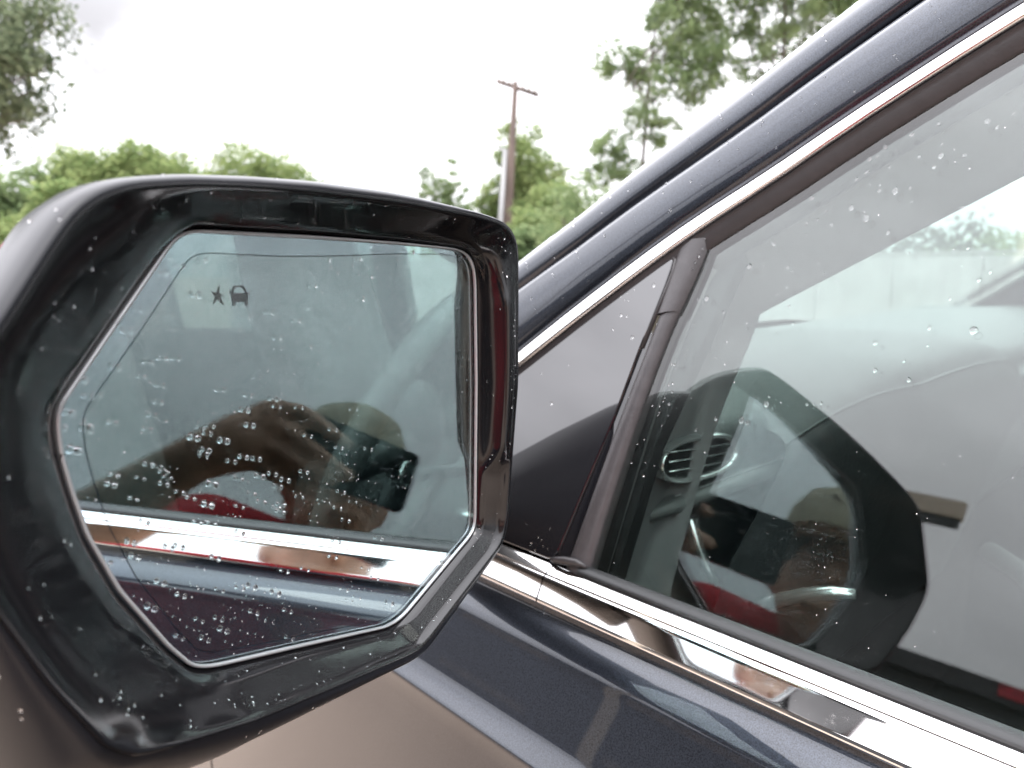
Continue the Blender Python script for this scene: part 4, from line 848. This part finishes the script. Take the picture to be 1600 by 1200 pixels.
# ------------------------------------------------------------------ rain
DROPS_MIRROR=[(-31.0,59.7,0.74),(-27.3,57.6,0.89),(-32.7,55.6,0.89),(-19.5,59.4,0.82),(-22.6,49.1,1.04),(-33.1,48.7,0.6),(-41.0,45.4,0.74),(-48.0,41.9,0.67),(-44.4,39.8,0.89),(-48.6,30.1,0.97),(-31.5,43.4,0.6),(-31.0,39.4,0.6),(-38.9,30.5,0.82),(-34.5,31.1,0.89),(-30.2,30.8,0.89),(-41.2,26.6,0.67),(-35.8,23.4,0.74),(-15.8,19.4,0.82),(-4.5,41.4,0.74),(-8.5,37.8,0.67),(7.7,34.0,0.82),(7.5,30.4,0.6),(16.3,39.3,0.89),(21.0,29.9,0.67),(4.8,42.7,0.82),(24.5,51.3,0.82),(27.1,49.0,0.6),(48.4,46.0,0.97),(53.3,54.4,0.82),(47.4,61.2,0.82),(56.0,58.1,0.74),(31.4,60.3,0.74),(32.0,57.7,0.67),(35.0,55.8,0.67),(42.8,58.5,0.52),(45.9,55.5,0.52),(78.6,64.3,0.97),(68.2,61.1,0.52),(40.5,35.2,0.67),(-1.7,21.5,0.6),(-5.4,16.1,0.67),(4.5,13.5,0.82),(5.9,10.6,0.67),(-7.2,11.5,0.89),(-5.5,6.1,1.04),(-15.7,2.9,1.12),(-26.1,5.9,1.12),(-20.3,8.4,0.67),(-23.6,8.5,0.6),(-21.5,6.4,0.67),(-22.3,1.2,0.89),(-23.2,0.2,0.74),(-8.7,-3.9,0.89),(-3.6,-5.7,0.82),(-13.3,-4.4,0.67),(-2.6,-11.9,0.89),(-10.9,-10.9,0.67),(8.0,-15.8,0.89),(2.7,-12.4,0.74),(4.6,-17.3,0.74),(-20.8,-10.1,1.04),(-22.8,-16.2,1.19),(-28.5,-12.5,0.74),(-32.0,-9.8,0.6),(-36.9,-6.0,0.67),(-35.6,-4.3,0.6),(-36.7,-2.3,0.6),(-38.3,-0.1,0.52),(-41.1,0.9,0.74),(-43.8,-2.5,0.6),(-51.2,0.1,0.67),(-52.3,-2.2,0.97),(-46.3,-8.0,0.67),(-40.7,11.2,0.67),(-36.7,18.6,0.74),(-38.9,15.0,0.74),(-50.5,14.9,0.74),(-57.5,14.6,1.12),(-61.2,9.4,1.19),(-63.8,16.0,0.74),(-61.7,19.5,1.04),(-57.7,27.7,1.12),(-56.4,23.0,0.74),(-65.4,9.0,0.74),(-54.1,23.3,0.52),(31.4,-2.2,0.67),(19.2,-2.2,0.74),(34.2,-9.7,0.74),(50.1,-13.5,0.67),(16.6,-14.9,0.82),(15.6,8.7,0.6),(42.5,3.8,0.52),(14.0,-23.5,0.6),(34.5,-27.0,0.67),(32.3,-32.8,0.67),(40.5,-32.6,0.52),(36.3,-38.9,0.74),(-2.5,-20.9,0.74),(5.7,-24.0,0.89),(3.6,-24.6,0.67),(5.2,-26.4,0.67),(-6.3,-17.0,0.67),(-11.2,-20.1,0.6),(-11.9,-28.9,0.82),(-43.6,-15.7,0.6),(-48.2,-20.1,0.74),(54.5,-51.9,0.67),(31.2,-46.1,0.67),(-40.2,-35.4,1.02),(-34.0,-41.9,0.77),(-43.7,-41.9,1.02),(-8.3,-49.0,0.94),(1.4,-55.1,0.94),(-20.0,-59.4,1.02),(-26.9,-59.4,0.77),(-12.9,-47.8,0.77),(-20.6,-45.4,0.77),(6.3,-63.7,0.77),(-8.0,-58.3,0.77),(-21.6,-54.8,0.68),(-28.5,-52.4,0.68),(34.2,-66.5,0.68),(36.6,-71.9,0.51),(41.0,-72.5,0.51),(-35.5,-55.1,0.68),(6.5,-74.2,0.77),(-47.3,-25.0,0.94),(-33.5,-26.5,0.77),(-36.9,-25.7,0.77),(-48.2,-20.5,0.77),(-55.3,-23.6,0.77),(-21.4,-34.3,0.77),(5.7,-48.5,0.68),(28.9,-51.2,0.77),(46.1,-62.2,0.6),(51.5,-68.2,0.68),(15.0,-51.2,0.6),(30.8,-45.8,0.77),(78.7,-65.7,0.6),(54.5,-52.0,0.85),(-11.7,-28.9,0.85),(-43.7,-15.6,0.77),(-26.8,-20.7,0.68),(-21.8,-22.5,0.68),(60.0,-82.5,1.02)]
DROPS_WINDOW=[(149.1,60.6,0.91),(145.3,61.3,0.78),(142.5,66.0,0.91),(131.5,70.9,0.91),(120.4,74.8,0.78),(148.9,53.8,0.91),(153.5,50.4,0.78),(138.6,55.0,0.65),(133.8,42.4,1.3),(152.9,35.1,1.3),(144.6,29.2,1.3),(141.0,43.0,0.78),(141.4,46.3,0.65),(146.0,46.8,0.52),(126.1,58.9,0.78),(116.7,58.2,1.04),(106.9,57.2,0.78),(100.5,72.8,1.04),(118.6,52.9,0.78),(127.2,43.2,0.65),(125.2,36.3,0.52),(133.1,21.4,1.04),(200.8,4.9,1.3),(189.7,17.5,0.91),(174.3,42.1,1.04),(165.5,34.3,0.65),(160.7,26.6,0.78),(168.7,29.8,0.65),(173.8,28.3,0.65),(172.9,22.0,0.65),(222.6,-13.6,1.17),(227.6,-14.3,0.78),(179.1,4.5,0.78),(163.0,6.4,0.52),(159.4,0.8,0.65),(152.3,-3.1,0.52),(176.3,2.3,0.52),(177.0,-6.4,0.65),(181.7,-10.5,0.52),(210.2,-21.5,0.65),(226.1,-28.9,0.65),(173.9,-16.7,0.65),(169.3,-26.0,0.65),(128.2,-33.1,1.04),(89.8,-24.8,1.56),(107.0,-24.6,0.78),(126.0,-46.0,0.91),(114.7,-40.5,0.65),(106.2,-32.7,0.52),(101.1,-10.8,0.65),(91.5,-2.2,0.78),(87.9,1.4,0.65),(98.1,12.3,0.52),(103.5,31.9,0.65),(122.0,10.9,0.52),(227.0,-47.1,0.65),(231.8,-53.2,0.65),(111.1,-49.0,0.78),(194.0,-29.8,0.52),(177.0,-31.6,0.52),(172.3,11.2,0.4),(161.5,-8.7,0.4),(145.7,-9.0,0.4),(94.8,31.0,0.4),(111.6,60.7,0.52),(117.4,63.8,0.52),(96.2,69.1,0.65),(90.8,74.7,0.52),(99.1,4.4,0.4),(174.2,-68.5,1.07),(173.7,-64.5,0.49),(185.7,-78.6,1.22),(200.3,-80.0,0.78),(182.2,-79.3,0.88),(153.8,-65.9,0.59),(150.5,-65.3,0.49),(147.1,-64.5,0.68),(210.5,-87.7,0.59),(195.2,-53.1,0.44),(230.8,-68.9,0.68),(223.3,-65.9,0.59),(231.0,-75.9,0.59),(226.5,-44.0,0.59),(228.0,-46.3,0.49),(224.5,-46.6,0.59),(227.0,-49.7,0.49),(231.3,-52.2,0.4),(231.5,-55.1,0.44),(234.9,-53.5,0.44),(236.3,-83.2,0.44),(229.7,-82.3,0.4),(234.6,-72.8,0.4)]
DROPS_QUARTER=[(257.0,-8.0,1.22),(275.6,-27.3,0.95),(271.2,-27.6,0.81),(263.4,-40.5,1.22),(279.2,-36.6,0.68),(274.8,-13.0,0.45),(275.9,-17.6,0.45),(272.8,-17.9,0.45),(270.2,-10.9,0.45),(314.0,-87.6,1.22),(329.0,-69.5,0.47),(307.5,-61.7,0.45),(279.0,-15.4,0.45),(302.6,-175.7,0.95),(295.0,-171.7,0.54),(298.1,-170.5,0.61),(298.2,-178.5,0.54),(288.5,-175.0,0.61),(290.4,-163.1,0.54),(310.6,-164.9,0.47),(292.7,-174.5,0.47)]
DROPS_FRAME=[(244.5,54.0,1.08),(263.4,55.2,0.96),(252.7,85.5,0.72),(229.1,65.0,0.72),(218.3,70.4,0.72),(186.2,87.9,0.6),(179.0,90.2,0.72),(207.8,83.1,0.6),(255.9,36.0,0.72),(311.9,54.0,0.72),(298.2,63.4,0.72),(320.3,16.3,0.72),(326.4,13.3,0.72),(177.1,105.4,0.72),(220.3,78.7,0.48),(189.1,84.7,0.48),(184.2,86.6,0.48),(142.5,132.5,0.48),(226.0,86.0,0.48)]
DROPS_RUBBER=[(230.9,9.6,0.95),(232.0,5.7,0.81),(232.9,1.9,0.54),(229.4,14.0,0.54),(239.0,10.2,0.45),(229.4,20.0,0.45),(246.4,-21.4,0.61),(244.6,-29.1,0.45),(248.2,-31.2,0.45),(255.6,-76.3,0.54),(244.9,-10.7,0.45),(243.0,-5.3,0.45),(250.0,-37.1,0.47),(250.9,-50.2,0.45),(250.4,-43.9,0.45)]

def drop_mesh(name, squash, seg=14, lay=6):
    m = MB(); rs = []
    for i in range(lay + 1):
        th = math.pi / 2 * i / lay; r_ = math.cos(th) ** .8; rs.append([Vector((r_ * math.cos(k * 2 * math.pi / seg), r_ * math.sin(k * 2 * math.pi / seg), squash * math.sin(th))) for k in range(seg)] if i < lay else [Vector((.02 * math.cos(k * 2 * math.pi / seg), .02 * math.sin(k * 2 * math.pi / seg), squash)) for k in range(seg)])
    m.rings(rs, True, True)
    me = bpy.data.meshes.new(name); me.from_pydata([tuple(v) for v in m.v], [], m.f); bm = bmesh.new(); bm.from_mesh(me); bmesh.ops.recalc_face_normals(bm, faces=bm.faces); bm.to_mesh(me); bm.free()
    me.materials.append(MATS['water']); me.shade_smooth(); me.set_sharp_from_angle(angle=math.radians(60)); return me
DM = [drop_mesh('water_drop', s) for s in (.62, .72, .55)]
NDROP = [0]
def drop(p, nrm, r, label, group):
    o = bpy.data.objects.new('water_drop', DM[NDROP[0] % 3]); NDROP[0] += 1; COL.objects.link(o)
    z = Vector(nrm).normalized(); x = Vector((0, 0, 1)).cross(z).normalized(); y = z.cross(x)
    M_ = Matrix((x, y, z)).transposed().to_4x4(); M_.translation = Vector(p) + z * .00006
    o.matrix_world = M_ @ Matrix.Diagonal((r * R.uniform(.88, 1.05), r * R.uniform(.92, 1.4), r, 1)); tag(o, label, 'water drop', group); return o
def where_mirror(a, b_):
    if b_ > 58: return 'clear water drop along the top border of the wing mirror glass'
    if b_ < -58: return 'clear water drop low on the mirror glass over the reflected blue paint'
    if b_ < -36: return 'clear water drop on the mirror glass over the reflected chrome strip'
    if a < -42: return 'clear water drop by the slanted outer edge of the mirror glass'
    if b_ > 30: return 'clear water drop on the upper mirror glass around the etched warning marks'
    if a > 80: return 'clear water drop on the mirror glass over the reflected steering wheel'
    if b_ > 2: return 'clear water drop across the middle of the mirror glass above the reflected hand'
    return 'clear water drop on the mirror glass over the reflected hand, phone and red shirt'
for a, b_, r_ in DROPS_MIRROR: drop(mir(a / 1000, b_ / 1000, 0), MC, r_ / 1000 * .95, where_mirror(a, b_), 'water drops on the mirror glass')
def where_window(u, v):
    if u > 200 and v > -60: return 'clear water drop near the front edge of the side window above the mirror reflection'
    if v < -55: return 'clear water drop on the side window over the dark reflection of the mirror'
    if v > interp([(60, 85), (230, -20)], u): return 'clear water drop on the pale upper band of the side window under the rubber'
    return 'clear water drop on the side window over the view through the windscreen and dashboard'
for u, v, r_ in DROPS_WINDOW: drop(side(u / 1000, v / 1000, 0.0), SN, r_ / 1000 * 1.2, where_window(u, v), 'water drops on the side window')
for u, v, r_ in DROPS_QUARTER: drop(side(u / 1000, v / 1000, .0046), SN, r_ / 1000 * .9, 'water drop on the glossy black triangle behind the mirror', 'water drops on the black triangle panel')
def band_w(u, o):
    f, g_ = FW(u), FW(u) + GP(u)
    return interp([(0, .0006), (.0018, .0046), (.0055, .0074), (f * .5, .0096), (f - .006, .0090), (f - .0015, .0070), (f, .0045), (g_, -.006), (g_ + .0015, -.0025), (g_ + .006, 0), (g_ + .014, .0005), (g_ + .022, -.003), (g_ + .030, -.0095), (g_ + .037, -.019)], o)
for u, v, r_ in DROPS_FRAME:
    oo = min(range(NS), key=lambda i: (CL[i].x - u / 1000) ** 2 + (CL[i].y - v / 1000) ** 2); off = (Vector((u / 1000, v / 1000, 0)) - CL[oo]).dot(NRM[oo])
    w_ = band_w(CL[oo].x, off) - .0002
    drop(side(u / 1000, v / 1000, w_), SN + SV * .3, r_ / 1000 * .85, 'water drop on the dark blue paint of the door frame and pillar', 'water drops on the pillar paint')
for u, v, r_ in DROPS_RUBBER: drop(side(u / 1000, v / 1000, .0046), SN, r_ / 1000 * .85, 'water drop on the grey rubber divider ahead of the window', 'water drops on the rubber divider')
# far smaller beads: one mesh for each surface they lie on
def beads(name, pts, label, cat='rain beads'):
    m = MB()
    for p, nrm, r_ in pts:
        z = Vector(nrm).normalized(); x = Vector((0, .3, 1)).cross(z).normalized(); y = z.cross(x); rs = []
        for q, hh in ((1, 0), (.86, .38), (.5, .58), (.05, .64)): rs.append([Vector(p) + (x * math.cos(k * math.pi / 3.5) + y * math.sin(k * math.pi / 3.5)) * r_ * q + z * (r_ * hh + .00004) for k in range(7)])
        m.rings(rs, True, True)
    return tag(m.build(name, 'water'), label, cat, kind='stuff')
P_ = []
for _ in range(230):
    k = R.randrange(NA); j = R.choice([3, 5, 6, 6]); p = Vector(bz[j][k]).lerp(Vector(bz[j + 1][k]), R.random()); n_ = (Vector(bz[j + 1][k]) - Vector(bz[j][k])).cross(Vector(bz[j][(k + 1) % NA]) - Vector(bz[j][k]))
    if n_.dot(EYE - p) < 0: n_ = -n_
    P_.append((p, n_, R.choice([.00015, .0002, .0002, .0003, .0003, .00045])))
for _ in range(70):
    k = R.randrange(NA); j = R.choice([2, 3, 4]); p = Vector(shell[j][k]).lerp(Vector(shell[j + 1][k]), R.random()); n_ = (Vector(shell[j + 1][k]) - Vector(shell[j][k])).cross(Vector(shell[j][(k + 1) % NA]) - Vector(shell[j][k]))
    if n_.dot(p - mir(GC[0] / 1000, GC[1] / 1000, -.03)) < 0: n_ = -n_
    P_.append((p, n_, R.choice([.0002, .0003, .0003, .0004])))
beads('rain_beads', P_, 'fine rain beads scattered over the black mirror housing')
P_ = [(mir(R.uniform(-60, 122) / 1000, R.uniform(-88, 66) / 1000, 0), MC, R.choice([.00018, .00022, .0003])) for _ in range(420)]
ok_ = []
for p, n_, r_ in P_:
    d = p - MO; a_ = d.dot(MA) * 1000 - GC[0]; bb_ = d.z * 1000 - GC[1]; k = int((math.atan2(bb_, a_) % (2 * math.pi)) / (2 * math.pi) * NA) % NA
    if math.hypot(a_, bb_) < SG[k][0] - 2: ok_.append((p, n_, r_))
beads('rain_beads', ok_, 'fine rain beads scattered over the mirror glass')
P_ = []
while len(P_) < 90:
    u = R.uniform(.04, .25); v = R.uniform(-.17, .11); i = min(range(NS), key=lambda i: abs(CL[i].x - u))
    if v < CL[i].y - .032 and u < interp([(-.18, .254), (-.08, .246), (0, .230), (.02, .226)], v) - .003: P_.append((side(u, v, 0), SN, R.choice([.00018, .0002, .00025, .0003])))
for _ in range(24):
    P_.append((side(R.uniform(.23, .254), R.uniform(-.12, -.03), 0), SN, R.choice([.0003, .0004, .0005]))) if True else None
P_ = [q for q in P_ if (q[0] - SO).y < interp([(-.18, .254), (-.08, .246), (0, .230), (.02, .226)], (q[0] - SO).dot(SV)) - .002]
beads('rain_beads', P_, 'fine rain beads scattered over the side window')
P_ = []
for _ in range(150):
    u = R.uniform(.08, .37); o = R.uniform(.004, FW(u) - .004) if R.random() < .6 else FW(u) + GP(u) + R.uniform(.004, .03)
    i = min(range(NS), key=lambda i: abs(CL[i].x - u)); q = CL[i] + NRM[i] * o
    w_ = band_w(u, o)
    P_.append((side(q.x, q.y, w_ - .0001), SN + SV * .3, R.choice([.0003, .0004, .0005, .0007])))
beads('rain_beads', P_, 'fine rain beads on the door frame and windscreen pillar')
